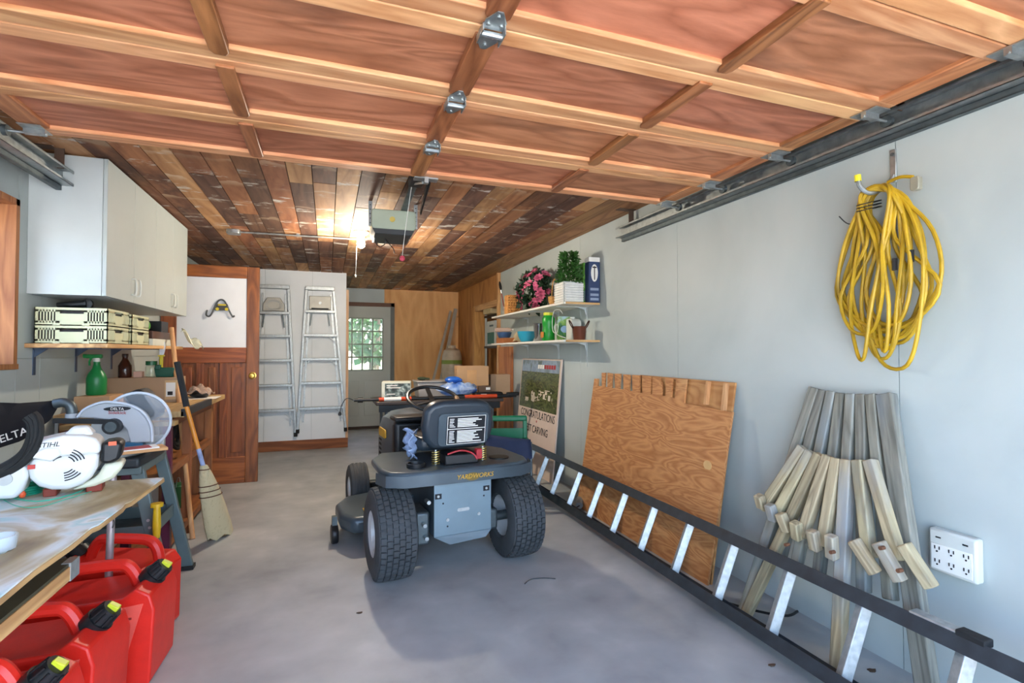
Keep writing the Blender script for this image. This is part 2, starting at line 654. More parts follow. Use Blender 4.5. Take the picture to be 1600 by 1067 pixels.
# right wall: white boards to y = 6.15, raw plywood with an alcove beyond
PLYW = wood('raw_plywood_wall', '#cc9050', '#e8b878', 'z', 0.5, 0.65, rings=3.0, grain=0.25, stretch=4, knots='#6e3d1c', var=0.06)
PLYD = wood('brown_plywood_wall', '#9a5c2e', '#c6864a', 'z', 0.6, 0.65, rings=3.0, grain=0.25, stretch=4, var=0.06)
WR = MB().bx(XR + .012, XR + .16, YF, 6.15, 0, ZC).build('wall_right', WHITE_WALL, kind=S, label='white painted board wall on the right')
for y0, y1 in ((YF, 1.345), (1.345, 2.66), (2.66, 3.97), (3.97, 5.28), (5.28, 6.15)):
    MB().bx(XR, XR + .012, y0 + .0015, y1 - .0015, 0, ZC).build('wall_panel', WHITE_WALL, WR, world=True)
aw = MB()
aw.bx(XR, XR + .12, 6.15, 6.30, 0, ZC).bx(XR, XR + .12, 6.30, 7.35, 1.86, ZC).bx(XR, XR + .12, 7.35, YB, 0, ZC)
AW = aw.build('wall_alcove', PLYD, kind=S, label='raw plywood wall around a dark side alcove')
MB().bx(XR + .12, XR + .9, 6.2, 6.23, 0, ZC).bx(XR + .12, XR + .9, 7.45, 7.48, 0, ZC).bx(XR + .9, XR + .93, 6.2, 7.48, 0, ZC).build('alcove_lining', PLYD, AW, world=True)
MB().bx(XR - .035, XR, 6.15, 6.20, 0, ZC).build('stud', PINEZ, AW, world=True)
MB().bx(XR - .03, XR + .13, 7.28, 7.36, 0, 1.86).build('stud', wood('bright_stud', '#b0743a', '#d9a05c', 'z', 1, 0.6), AW, world=True)
MB().bx(XR - .02, XR + .13, 6.2, 7.36, 1.80, 1.88).build('header', PINE, AW, world=True)

# partition with the step ladders
PX1 = 0.25
PWALL = patches('bright_partition_paint', ['#d0d6d6', '#dce0e0', '#e2e6e6'], scale=1.3, rough=0.45)
WP = MB().bx(XL, PX1 - .03, YP + .012, YB + .1, 0, ZC).build('wall_partition', WHITE_WALL, kind=S, label='white partition wall behind the two step ladders')
for x0, x1 in ((XL, -0.72), (-0.72, -0.185), (-0.185, PX1 - .03)):
    MB().bx(x0 + .0015, x1 - .0015, YP, YP + .012, 0.12, ZC).build('wall_panel', PWALL, WP, world=True)
MB().bx(PX1 - .03, PX1, YP - .01, YP + .09, 0.0, 2.0).build('trim_1', wood('trim_wood', '#b58a60', '#d8b58c', 'z', 1.0, 0.6), kind=S, label='thin pale wood strip on the partition corner')
MB().bx(XL, PX1, YP - .02, YP + .012, 0, 0.12).build('baseboard_partition', wood('rough_base', '#6b3c1e', '#9c6134', 'x', 1.0, 0.7), kind=S, label='rough brown plank along the foot of the partition', bevel=.004)

# back wall
DX0, DX1, DZ1 = 0.10, 0.95, 1.93
bw = MB()
bw.bx(PX1 - .03, DX1 + .06, YB, YB + .12, DZ1 + .06, ZC).bx(DX1 + .06, XR + 1, YB, YB + .12, 0, ZC).bx(XL, DX0 - .06, YB, YB + .12, 0, ZC)
WB_ = bw.build('wall_back', WHITE_WALL, kind=S, label='back wall with plywood sheet and grey door')
for x0, x1 in ((DX1 - .1, DX1 + .06),):
    MB().bx(x0, x1, YB - .014, YB, DZ1 + .06, ZC).build('plywood_sheet', PLYW, WB_, world=True)
MB().bx(DX1 + .06, XR, YB - .014, YB, 0, ZC).build('plywood_sheet', PLYW, WB_, world=True)
GREY_DOOR = mat('grey_painted_door', '#b5b7ad', 0.5, var=0.06, scale=3)
D3 = tag(bpy.data.objects.new('door_3', None), 'grey half-glazed back door', kind=S)
COL.objects.link(D3)
GX0, GX1, GZ0, GZ1 = 0.20, 0.83, 0.92, 1.74
lf = MB()
lf.bx(DX0, GX0, YB + .02, YB + .06, 0.02, DZ1).bx(GX1, DX1, YB + .02, YB + .06, 0.02, DZ1)
lf.bx(GX0, GX1, YB + .02, YB + .06, 0.02, GZ0).bx(GX0, GX1, YB + .02, YB + .06, GZ1, DZ1)
lf.build('leaf', GREY_DOOR, D3, smooth=20)
for x0, x1 in ((DX0 + .1, 0.47), (0.55, DX1 - .1)):
    MB().bx(x0, x1, YB + .012, YB + .02, 0.2, 0.75).build('panel', GREY_DOOR, D3, bevel=.006)
MUNT = mat('grey_muntin', '#8f9689', 0.5)
nx, nz = 4, 4
for i in range(nx + 1):
    x = GX0 + (GX1 - GX0) * i / nx
    MB().bx(x - .011, x + .011, YB + .012, YB + .05, GZ0, GZ1).build('muntin', MUNT, D3)
for i in range(nz + 1):
    z = GZ0 + (GZ1 - GZ0) * i / nz
    MB().bx(GX0, GX1, YB + .014, YB + .048, z - .011, z + .011).build('muntin', MUNT, D3)
pane_me = None
for i in range(nx):
    for j in range(nz):
        w, h = (GX1 - GX0) / nx, (GZ1 - GZ0) / nz
        if pane_me is None:
            o = MB().bx(-w / 2 + .011, w / 2 - .011, -.002, .002, -h / 2 + .011, h / 2 - .011).build('pane', glass('door_glass', '#dcebe4', 0.02, 0.14), D3)
            pane_me = o.data
        else:
            o = bpy.data.objects.new('pane', pane_me); COL.objects.link(o); o.parent = D3
        o.location = (GX0 + w * (i + .5), YB + .034, GZ0 + h * (j + .5))
MB().bx(DX1, DX1 + .06, YB - .02, YB + .1, 0, DZ1 + .06).bx(DX0 - .06, DX0, YB - .02, YB + .1, 0, DZ1 + .06).build('frame', mat('grey_frame', '#6f716c', 0.6), D3)
MB().bx(DX0 - .06, DX1 + .06, YB - .02, YB + .1, DZ1, DZ1 + .06).build('frame', mat('brown_head', '#6a4a38', 0.6), D3)
MB().bx(DX0 - .06, DX1 + .06, YB - .06, YB + .1, 0.0, 0.035).build('threshold', mat('dark_threshold', '#3c2c22', 0.7), D3)

# front wall with the open doorway behind the camera
OX0, OX1, OZ = -1.16, 1.95, 2.08
MB().bx(XL - .16, OX0, YF - .15, YF, 0, ZC).bx(OX1, XR + .16, YF - .15, YF, 0, ZC).bx(OX0, OX1, YF - .15, YF, OZ, ZC).build('wall_front', WHITE_WALL, kind=S, label='front wall around the open garage doorway')

# ceiling: reclaimed boards nailed up lengthwise
CEIL = MB().bx(XL - .16, XR + 1.0, YF - .15, YB + .12, ZC, ZC + .25).build('ceiling', mat('dark_roof_underside', '#3a2418', 0.9), kind=S, label='ceiling of reclaimed brown boards')
MARK = '#cfc8bc'
PLK = [wood('ceiling_board_brown', '#7c4a2c', '#a9724a', 'y', 1.0, 0.8, rings=4, var=0.30, marks=MARK, bands=(.42, '#b89a7c'), hue=.006, stain='#4a2c20', stain_t=(.52, .7)),
       wood('ceiling_board_light', '#9c6a40', '#c89868', 'y', 1.0, 0.8, rings=4, var=0.18, marks=MARK, bands=(.42, '#d0b698'), hue=.006, stain='#6b4028', stain_t=(.52, .7)),
       wood('ceiling_board_dark', '#4c2f22', '#704c38', 'y', 1.0, 0.8, rings=4, var=0.22, marks=MARK, bands=(.42, '#9a8068'), hue=.006)]
RAFT = wood('ceiling_edge_board', '#7c4f2e', '#a8794a', 'y', 1.0, 0.6, rings=6, var=0.1)
PW = 0.131
x = XL
row = 0
plank_meshes = {}
while x < XR - 0.02:
    w = min(PW, XR - x)
    y = 0.35
    edge = x > XR - 0.36
    while y < YB:
        ln = rnd.choice((0.42, 0.84, 1.26, 1.7, 2.1, 2.9)) if not edge else 2.6
        ln = min(ln, YB - y)
        key = (round(w, 3), round(ln, 2), rnd.randrange(3) if not edge else 9)
        r_ = rnd.random()
        pm = RAFT if edge else PLK[0 if r_ < .50 else 1 if r_ < .76 else 2]
        if YB - (y + ln) < 0.25:
            ln = YB - y
            key = None
        o = MB().bx(x + .0025, x + w - .0025, y + .0008, y + ln - .0008, ZC - .018 - rnd.random() * .003, ZC).build('plank', pm, CEIL, world=True)
        y += ln
    x += w
    row += 1

# ------------------------------------------------------------------ overhead garage door, open under the ceiling
D1 = tag(bpy.data.objects.new('door_1', None), 'wooden sectional garage door lying open overhead', kind=S)
COL.objects.link(D1)
RAIL = wood('door_rail_fir', '#b57446', '#e0a878', 'x', 1.3, 0.55, rings=5, var=0.12, stain='#e2b27c', stain_t=(.58, .75))
PANEL = wood('door_panel_ply', '#935636', '#c17f5c', 'x', 0.8, 0.6, rings=7, var=0.14, stain='#4a2e26', stretch=5, hue=.006, stain_t=(.56, .78))
STILE = wood('door_stile_fir', '#73411f', '#ad7044', 'y', 1.3, 0.5, rings=7, var=0.2, stain='#3a1d12')
ESTILE = wood('door_end_stile', '#96572f', '#c88a5a', 'y', 1.3, 0.5, rings=7, var=0.15, stain='#5a2f1c')
DL, DR_, DZ = -1.15, 1.945, 2.10
YS = [0.475, 0.905, 1.335, 1.765, 2.195, 2.625]
SX = [-0.31, 0.42, 1.18]
for k in range(5):
    y0, y1 = YS[k] + .002, YS[k + 1] - .002
    for a, b in ((y0, y0 + .068), (y1 - .068, y1)):
        MB().bx(DL, DR_, a, b, DZ, DZ + .034).build('rail', RAIL, D1, bevel=.004)
    edges = [DL + .045] + SX + [DR_ - .045]
    for i in range(4):
        MB().bx(edges[i] - .01, edges[i + 1] + .01, y0 + .05, y1 - .05, DZ + .016, DZ + .024).build('panel', PANEL, D1)
    for xx in (DL + .045, DR_ - .045):
        MB().bx(xx - .045, xx + .045, y0 + .06, y1 - .06, DZ + .001, DZ + .033).build('stile', ESTILE, D1, bevel=.004)
    for i, xx in enumerate(SX):
        hw = .036 if i == 1 else .027
        poly = [(xx - hw, y0 + .03), (xx + hw, y0 + .03), (xx + hw, y1 - .055), (xx + hw * .6, y1 - .035), (xx - hw * .6, y1 - .035), (xx - hw, y1 - .055)]
        MB().prism(poly, DZ - .008, DZ + .02).build('stile', STILE, D1, bevel=.003)
HZ = DZ - .010
for y in YS[1:5]:
    hp = MB()
    xx = SX[1]
    for s_ in (-1, 1):
        poly = [(xx - .03, y + s_ * .008), (xx + .03, y + s_ * .008), (xx + .03, y + s_ * .045), (xx + .008, y + s_ * .085), (xx - .008, y + s_ * .085), (xx - .03, y + s_ * .045)]
        hp.prism(poly, HZ - .003, HZ)
    h = hp.build('hinge', STEEL, D1)
    MB().cyl((xx - .034, y, HZ - .012), (xx + .034, y, HZ - .012), .009, n=10).build('barrel', STEEL, h)
    MB().bx(xx - .033, xx - .030, y - .03, y + .035, HZ - .022, HZ).bx(xx + .030, xx + .033, y - .03, y + .035, HZ - .022, HZ).build('cheek', STEEL, h)
    for dx, dy in ((-.018, .03), (.018, .03), (0, .065), (-.018, -.03), (.018, -.03), (0, -.065)):
        MB().cyl((xx + dx, y + dy, HZ - .007), (xx + dx, y + dy, HZ), .006, n=6).build('bolt', STEEL, h)
for sx_, xs in ((1, DR_), (-1, DL)):
    for y in YS[1:5] + [YS[5] - .06]:
        b = MB()
        b.bx(min(xs - sx_ * .075, xs), max(xs - sx_ * .075, xs), y - .05, y + .05, HZ + .004, HZ + .008)
        b.bx(min(xs - sx_ * .005, xs - sx_ * .075), max(xs - sx_ * .005, xs - sx_ * .075), y - .012, y + .008, HZ - .018, HZ + .004)
        h = b.build('roller_hinge', STEEL, D1)
        MB().cyl((xs - sx_ * .08, y - .002, HZ - .012), (xs + sx_ * .06, y - .002, HZ - .012), .006, n=8).build('pin', STEEL, h)
        MB().cyl((xs + sx_ * .045, y - .002, HZ - .012), (xs + sx_ * .062, y - .002, HZ - .012), .022, n=14).build('roller', DARKSTEEL, h)

# tracks
for sx_, xs, lab in ((1, DR_ + .03, 'galvanised door track running along the white right wall'), (-1, DL - .055, 'galvanised door track end jutting out beside the left window')):
    t = thing('door_track', lab, 'track', (xs, 0, DZ - .06), group='overhead door tracks')
    m = MB()
    def q(a, b, c, d):
        m.bx(min(a * sx_, b * sx_), max(a * sx_, b * sx_), 0.25, 3.27, c, d)
    q(.058, .061, 0, .075); q(.012, .061, .073, .075); q(.012, .061, 0, .002); q(.012, .015, 0, .012); q(.012, .015, .063, .075)
    m.build('channel', STEEL, t)
    m = MB()
    q(.062, .066, -.022, .06); q(.062, .085, -.024, -.020)
    m.build('angle_iron', DARKSTEEL, t)
    for yy in (1.3, 3.12):
        m = MB()
        m.bx(min(sx_ * .03, sx_ * .07), max(sx_ * .03, sx_ * .07), yy, yy + .004, .07, ZC - .02 - (DZ - .06))
        m.bx(sx_ * .07 - .13, sx_ * .07, yy - .03, yy + .03, ZC - .023 - (DZ - .06), ZC - .019 - (DZ - .06))
        m.build('hanger', mat('brown_rust_steel', '#6a5548', 0.6, 0.5), t)
# ------------------------------------------------------------------ ceiling: opener, bulb, conduit
def wv(*a):
    return [V(p) for p in a]

OPX, OPY = 0.41, 3.48
t = thing('garage_door_opener', 'grey garage door opener motor box hanging from the ceiling boards', 'door opener', (OPX, OPY, 1.985), (0, 0, R(-2)))
OPG = mat('pale_green_grey_cover', '#a3ad98', 0.45, var=0.06)
MB().prism(rrect(.29, .13, .02, 3, 0, .10), -.02, .26, 'y').build('cover', OPG, t, bevel=.006)
MB().prism([(-.145, .055), (.145, .055), (.115, 0), (-.12, 0)], -.015, .30, 'y').build('base_tray', mat('dark_grey_tray', '#35383a', 0.5), t, bevel=.006)
MB().cyl((-.01, -.026, .10), (-.01, -.018, .10), .018, n=16).build('lamp_lens', mat('amber_lens', '#c9b25a', 0.3), t)
for s_ in (-1, 1):
    m = MB().bx(s_ * .15 - .012, s_ * .15 + .012, .03, .034, .06, .225)
    m.bx(s_ * .15 - .012, s_ * .15 + .012, .034, .06, .06, .064)
    st = m.build('hanger_strap', STEEL, t)
    for k in range(5):
        MB().cyl((s_ * .15, .028, .08 + k * .03), (s_ * .15, .0305, .08 + k * .03), .004, n=6).build('strap_hole', INK, st)
t2 = t
MB().bx(.045, .085, -.78, .02, .165, .185).build('drive_rail', DARKSTEEL, t)
MB().bx(.025, .105, -.86, -.62, .135, .175).build('trolley', mat('trolley_black', '#22272a', 0.5), t, bevel=.006)
MB().beam((.065, -.66, .15), (.09, -.83, .105), .035, .012, (0, 1, 0)).build('arm', STEEL, t)
MB().beam((.11, -.84, .11), (.105, -.55, .015), .012, .04, (0, 0, 1), .6).build('release_arm', BLACK, t)
MB().bx(.03, .15, -.885, -.83, .104, .112).bx(.08, .1, -.89, -.86, .08, .112).build('door_bracket', STEEL, t)
cord_t = MB().tube(spline([(.045, -.62, .14), (.046, -.4, .03), (.046, -.25, -.06), (.046, -.12, -.16)], 6), .0022, 6).build('pull_cord', PAPER, t)
MB().ball((.046, -.118, -.175), (.018, .014, .020), 10, 6).build('pull_handle', mat('pink_red_handle', '#c4455a', 0.5), cord_t)
lp = MB()
lp.tube(spline([(-.11, .1, .02), (-.11, .12, -.03), (-.08, .14, -.055), (-.045, .13, -.03), (-.05, .12, .02)], 6), .0035, 6)
lp.tube(spline([(-.06, .12, .02), (-.02, .14, -.03), (.01, .15, -.06), (.02, .16, -.09)], 6), .0035, 6)
lp.build('power_cable', BLACK, t)

# bulb
BX, BY = 0.255, 4.42
t = thing('bulb_fitting', 'bare lit bulb in a white ceiling lampholder', 'light', (BX, BY, ZC - .022))
MB().lathe([(.062, 0), (.062, -.012), (.045, -.03), (.032, -.038), (.028, -.05)], 20).build('lampholder', WHITE_PL, t)
MB().lathe([(.014, -.05), (.018, -.062), (.03, -.085), (.034, -.105), (.028, -.128), (.012, -.139), (.001, -.141)], 18).build('bulb', emit('lit_bulb', '#ffe6b8', 22), t)
ch = MB().tube(spline([(-.03, .02, -.04), (-.035, .025, -.2), (-.04, .03, -.36)], 5), .0016, 5).build('pull_chain', STEEL, t)
MB().lathe([(.001, 0), (.008, -.004), (.006, -.02), (.001, -.024)], 8, M.Translation((-.04, .03, -.36))).build('chain_knob', WHITE_PL, ch)
ld = bpy.data.lights.new('bulb_light', 'POINT')
ld.energy = 10.5
ld.color = (1.0, 0.90, 0.76)
ld.shadow_soft_size = 0.04
lo = bpy.data.objects.new('bulb_light', ld)
COL.objects.link(lo)
lo.parent = t
lo.location = (0, 0, -.155)

# conduit
a = P(365, 362, Z=ZC - .035); b = P(560, 374, Z=ZC - .035)
t = thing('conduit', 'thin metal conduit with junction box across the ceiling boards', 'conduit', (a.x, a.y, ZC - .035))
MB().cyl(a, b, .008, n=10).build('pipe', STEEL, t, world=True)
MB().prism(rrect(.1, .1, .02, 2, a.x, a.y), ZC - .055, ZC - .02).build('junction_box', STEEL, t, world=True, bevel=.004)
MB().bx((a.x + b.x) / 2 - .012, (a.x + b.x) / 2 + .012, (a.y + b.y) / 2 - .02, (a.y + b.y) / 2 + .02, ZC - .03, ZC - .018).build('pipe_strap', STEEL, t, world=True)

# ------------------------------------------------------------------ right wall: hook and yellow cord
HC = P(1397, 262, X=XR)
t = thing('wall_hook', 'grey steel utility hook screwed to the right wall', 'hook', HC)
hk = MB().bx(-.008, 0, -.012, .012, -.06, .07)
hk.build('plate', STEEL, t, bevel=.003)
MB().tube(spline([(-.006, 0, -.03), (-.03, .01, -.075), (-.09, .03, -.10), (-.125, .045, -.075), (-.13, .05, -.04)], 6), .008, 8).build('arm', STEEL, t)
MB().cyl((-.1295, .0495, -.052), (-.131, .0505, -.028), .012, n=10).build('tip', mat('yellow_tip', '#d7cc2a', 0.4), t)
for z in (.05, -.045):
    MB().cyl((-.011, 0, z), (-.008, 0, z), .007, n=8).build('screw', DARKSTEEL, t)

YEL = mat('yellow_cord_jacket', '#b8941c', 0.5, var=0.28, scale=14, bump=0.1)
cr = random.Random(3)
top = HC + V((-.05, 0.01, -.085))
pts = []
N = 15
for k in range(N):
    w = (.03 + .11 * cr.random()) if k % 4 else .17 + .03 * cr.random()
    zb = -.44 - .24 * cr.random()
    c = .015 + cr.uniform(-.07, .07)
    xo = -.012 - .055 * cr.random()
    yo = cr.uniform(-.016, .016)
    s1 = cr.uniform(-.07, .07)
    xt = -.03 - .06 * cr.random()
    pts += [V((xt, .015 + yo, cr.uniform(-.008, .016))),
            V((xt, .058 + .02 * cr.random(), -.05)),
            V((xo, c * .5 + w * .62 + s1, zb * .38)),
            V((xo * .8, c + w + s1 * .3, zb * .72)),
            V((xo, c + w * .45, zb * .98)),
            V((xo * 1.3, c - w * .4, zb)),
            V((xo * 1.5, c - w * .95 - s1 * .3, zb * .74)),
            V((xo * 1.2, c * .5 - w * .55 + cr.uniform(-.06, .06), zb * .38)),
            V((xt, -.05 - .02 * cr.random(), -.05))]
t = thing('extension_cable', 'long yellow extension cord looped in a bundle on the wall hook', 'extension cord', (XR, top.y, 1.12))
MB().tube([top + V((.05, 0, 0)) + p for p in spline(pts, 5, True)], .0072, 7, closed=True).build('cord', YEL, t, world=True)
e0 = top + V((-.01, -.07, .0))
MB().tube(spline([top + V((0, -.02, .02)), top + V((-.01, -.07, .022)), top + V((-.01, -.115, .008))], 5), .0065, 7).build('plug_lead', YEL, t, world=True)
pl = top + V((-.01, -.125, -.02))
MB().prism(rrect(.03, .05, .008, 3), -.012, .012, 'x', M.Translation(pl)).build('plug', mat('grey_clear_plug', '#8f8c7a', 0.3), t, world=True, bevel=.003)
tw = MB()
for k in range(3):
    tw.tube([top + V((.0 + .05 * math.cos(a), .055 + .035 * math.sin(a), -.04 - .012 * k + .012 * math.cos(a))) for a in [2 * math.pi * i / 16 for i in range(16)]], .002, 5, closed=True)
tw.tube(spline([P(1348, 345, X=XR - .03), P(1326, 350, X=XR - .05), P(1311, 338, X=XR - .06)], 5), .0022, 5)
tw.build('wire_tie', BLACK, t, world=True)
for (px, py) in ((1398, 413), (1424, 400)):
    p = P(px, py, X=XR - .07)
    MB().cyl(p + V((0, 0, -.022)), p + V((0, 0, .022)), .009, n=8).build('tape', BLACK, t, world=True)

# outlet
pa, pb = P(1453, 822, X=XR - .03), P(1530, 905, X=XR - .03)
oy0, oy1 = min(pa.y, pb.y), max(pa.y, pb.y)
oz1 = P(1453, 822, X=XR - .03).z; oz0 = P(1455, 888, X=XR - .03).z
t = thing('outlet_box', 'white multi-way outlet box on the right wall', 'outlet', (XR, (oy0 + oy1) / 2, oz0))
ow, oh = oy1 - oy0, oz1 - oz0
MB().bx(-.04, 0, -ow / 2, ow / 2, 0, oh).build('case', WHITE_PL, t, bevel=.008)
MB().bx(-.043, -.04, -ow / 2 + .012, ow / 2 - .01, .012, oh - .05).build('socket_plate', mat('white_plate', '#e8e8e0', 0.4, var=.02), t, bevel=.001)
for i in range(3):
    for j in range(2):
        cy, cz = -ow * .3 + i * ow * .3, .035 + j * .045
        s_ = MB()
        s_.bx(-.0445, -.043, cy - .009, cy - .006, cz, cz + .011).bx(-.0445, -.043, cy + .005, cy + .008, cz, cz + .011)
        s_.cyl((-.0445, cy, cz - .007), (-.043, cy, cz - .007), .003, n=8)
        s_.build('socket', INK, t)
for cy in (-ow * .28, ow * .28):
    MB().bx(-.0415, -.040, cy - .008, cy + .008, oh - .03, oh - .025).build('indicator', INK, t)

# ------------------------------------------------------------------ folded slat chair
GREYW = wood('weathered_grey_wood', '#5e5e54', '#8e8d80', 'z', 2.0, 0.75, rings=5, var=0.16, hue=.01, stain='#7d8a92', stain_t=(.5, .68))
SANDW = wood('weathered_tan_wood', '#7f7358', '#b8ab88', 'z', 2.0, 0.75, rings=5, var=0.12, hue=.01, stain='#93989a', stain_t=(.52, .7))
LEAN = V((-1, 0, .20)).normalized()
CP = V((2.015, 0, 1.03))

def z7(a, b):
    return (1140 + a * .2625, 590 + b * .2625)
def z8(a, b):
    return (1140 + a * .2625, 787 + b * .2625)

def cpt(px, off):
    return P(px[0], px[1], n=LEAN, p=CP + V((-off, 0, 0)))

t = thing('slat_chair', 'weathered folding chair of grey sticks leaning on the right wall', 'chair', (1.8, 1.55, 0))

def slat(a, b, off, w, d, m, off1=None, name='slat'):
    p0 = cpt(a, off)
    p1 = cpt(b, off if off1 is None else off1)
    if p1.z < 0.0:
        k = (p0.z - 0.0) / (p0.z - p1.z)
        p1 = p0.lerp(p1, k)
    L = (p1 - p0).length
    # mesh built along local z so that the grain follows the slat
    zz = (p0 - p1).normalized()
    yy = V((-1, 0, 0)); yy = (yy - zz * yy.dot(zz)).normalized()
    xx = yy.cross(zz)
    mm = M(((xx.x, yy.x, zz.x, p1.x), (xx.y, yy.y, zz.y, p1.y), (xx.z, yy.z, zz.z, p1.z), (0, 0, 0, 1)))
    o = MB().bx(-w / 2, w / 2, -d / 2, d / 2, 0, L).build(name, m, t, bevel=.005)
    o.matrix_local = ROOTM[t.name].inverted() @ mm
    return o

bt = [(515, 62), (560, 74), (615, 82), (670, 93), (730, 97), (790, 99), (850, 99), (930, 97)]
bb = [(150, 1130), (300, 1130), (395, 1130), (530, 1130), (660, 1130), (800, 1130), (960, 1130), (1130, 1130)]
for i in range(8):
    if i in (0, 7):
        b = z8(70, 700) if i == 0 else z8(1185, 1150)
        slat(z7(*bt[i]), b, 0.0, .046 if i == 0 else .062, .04, GREYW, name='leg_slat')
    else:
        slat(z7(*bt[i]), z8(bb[i][0], 290 + 47 * i), 0.0 - (i % 2) * .004, .040, .038, GREYW, name='back_slat')
st_ = [(440, 415), (487, 440), (540, 455), (592, 465), (645, 480), (702, 488), (768, 490), (835, 490)]
sb_ = [z7(195, 780), z7(262, 845), z8(80, 700), z8(432, 195), z8(555, 250), z8(640, 1062), z8(835, 320), z8(1012, 340)]
for i in range(8):
    o1 = .055 if i not in (2, 5) else .01
    slat(z7(*st_[i]), sb_[i], .055, .041 if i != 5 else .046, .038, SANDW, off1=o1, name='seat_slat')
et = [(175, 700), (238, 755), (303, 807), (392, 860), (492, 910), (605, 938), (738, 965), (885, 978), (1035, 990)]
eb = [z7(195, 775), z7(265, 850), z7(345, 915), z8(405, 210), z8(515, 275), z8(612, 325), z8(870, 415), z8(1020, 462), z8(1205, 500)]
for i in range(9):
    slat(z7(*et[i]), eb[i], .105, .038, .036, SANDW, off1=.07, name='seat_end')
RUST = mat('rusty_bolt', '#6e4a34', 0.7, .2)
for q_ in (z8(330, 245), z8(895, 265), z8(1000, 400), z8(600, 290)):
    p = cpt(q_, .135)
    MB().cyl(p, p + V((.02, 0, 0)), .007, n=8).build('bolt', RUST, t, world=True)

# ------------------------------------------------------------------ plywood boards leaning on the right wall
PLYB = wood('fir_plywood', '#9c6334', '#c48e58', 'y', 1.4, 0.6, rings=10, grain=0.25, stretch=4.5, contrast=1.0, stain='#c9a06c', stain_t=(.56, .66))
PLYB2 = wood('fir_plywood_back', '#a5713c', '#c99b60', 'y', 1.0, 0.6, rings=7, grain=0.2, stretch=4.5)
BL_ = V((-1, 0, .165)).normalized()
BR_ = P(1105, 915, Z=0.0)
BP = V((BR_.x, 0, 0))
def bpt(px, py, off=0.0):
    return P(px, py, n=BL_, p=BP + V((-off, 0, 0)))
def bz(a, b):
    return (880 + a * .2, 560 + b * .2)
tl = bpt(*bz(243, 160)); tr = bpt(*bz(1322, 420))
y_l, y_r = tl.y, BR_.y
# outline in board coords: s along +Y from right edge, h up the slope
def bh(px, py):
    p = bpt(px, py)
    return (p.y - y_r, p.z / math.sqrt(1 - 0) )
slope = .165
def bworld(y, z, d):
    return V((BP.x + slope * z - d, y, z))
prof = []
notch = [((243, 158), (272, 158), (268, 215)), ((302, 215), (300, 112), (328, 112), (322, 222)), ((345, 222), (345, 112), (382, 118), (375, 232)), ((405, 232), (400, 118), (445, 120), (437, 240)),
         ((470, 242), (468, 124), (520, 128), (513, 252)), ((540, 255), (538, 128), (597, 132), (590, 266)), ((618, 268), (615, 138), (685, 142), (678, 278)),
         ((695, 280), (697, 148), (753, 152), (755, 185)), ((768, 187), (768, 290)), ((800, 292), (800, 155), (850, 158), (842, 305)), ((872, 307), (885, 160), (960, 165), (942, 350))]
outline = []
for nt_ in notch:
    for q_ in nt_:
        p = bpt(*bz(*q_))
        outline.append((p.y, p.z))
p = bpt(*bz(1320, 420)); outline.append((p.y, p.z))
outline.append((BR_.y, 0.0))
outline.append((y_l - .01, 0.0))
t = thing('notched_plywood', 'fir plywood sheet with slots cut along its top edge', 'board', (BP.x, (y_l + y_r) / 2, 0))
m = MB()
n_ = len(outline)
vs_ = [bworld(y, z, 0) for y, z in outline] + [bworld(y, z, -.013) for y, z in outline]
m.add(vs_, [tuple(range(n_)), tuple(range(2 * n_ - 1, n_ - 1, -1))] + [(i, (i + 1) % n_, n_ + (i + 1) % n_, n_ + i) for i in range(n_)])
m.build('sheet', PLYB, t, world=True)
kp = bpt(*bz(1128, 835), .0015)
MB().prism([(.026 * math.cos(a) * 1.2, .026 * math.sin(a)) for a in [2 * math.pi * i / 16 for i in range(16)]], -.002, .002, 'x', M.Translation(kp)).build('plug', mat('pale_wood_plug', '#d6ac72', 0.6), t, world=True)

t = thing('plywood_sheet', 'larger fir plywood sheet standing behind the slotted one', 'board', (BP.x + .03, (y_l + y_r) / 2, 0))
b2 = .04
def b2w(y, z, d=0):
    return V((BP.x + slope * z + .022 - d, y, z))
ztop = bpt(*bz(1343, 190), -.022).z
ztl = bpt(*bz(640, 132), -.022).z
yr2 = bpt(*bz(1343, 190), -.022).y
yl2 = bpt(*bz(600, 132), -.022).y
ol = [(yr2, ztop), (yl2, ztl), (yl2, 0), (yr2, 0)]
MB().add([b2w(y, z) for y, z in ol] + [b2w(y, z, -.012) for y, z in ol], [(0, 1, 2, 3), (7, 6, 5, 4), (0, 1, 5, 4), (1, 2, 6, 5), (2, 3, 7, 6), (3, 0, 4, 7)]).build('sheet', PLYB2, t, world=True)
for (a, b, c) in (((1140, 180), (1120, 362), .030), ((1280, 196), (1258, 410), .034)):
    p0 = bpt(*bz(*a), -.014); p1 = bpt(*bz(*b), -.014)
    MB().beam(p0, p1, .018, c, (1, 0, 0)).build('cleat', PINEZ, t, world=True)

# ------------------------------------------------------------------ extension ladder on its side
t = thing('extension_ladder', 'long ladder with black rails and aluminium rungs on its side along the wall', 'ladder', (1.7, 2.8, 0))
LB = mat('black_fibreglass_rail', '#2a2f33', 0.45, var=0.35, scale=20)
lx0, lx1, lz1 = 1.645, 1.79, 0.35
ly0, ly1 = 0.55, 4.78
def rail_m(x, z, y0, y1, face=1):
    m = MB()
    d = V((lx1 - lx0, 0, lz1 - .03)).normalized()
    up = V((-d.z, 0, d.x))
    c = V((x, 0, z))
    for a, b, w, h in ((0, 0, .010, .078), (0, .037, .05, .006), (0, -.037, .05, .006)):
        cc = c + up * b + d * (-face * .020 if abs(b) > 0 else 0)
        m.beam(cc + V((0, y0, 0)), cc + V((0, y1, 0)), w if abs(b) > 0 else .009, h, up)
    return m
rail_m(lx0 + .02, .045, ly0, ly1, -1).build('side_rail', LB, t, world=True)
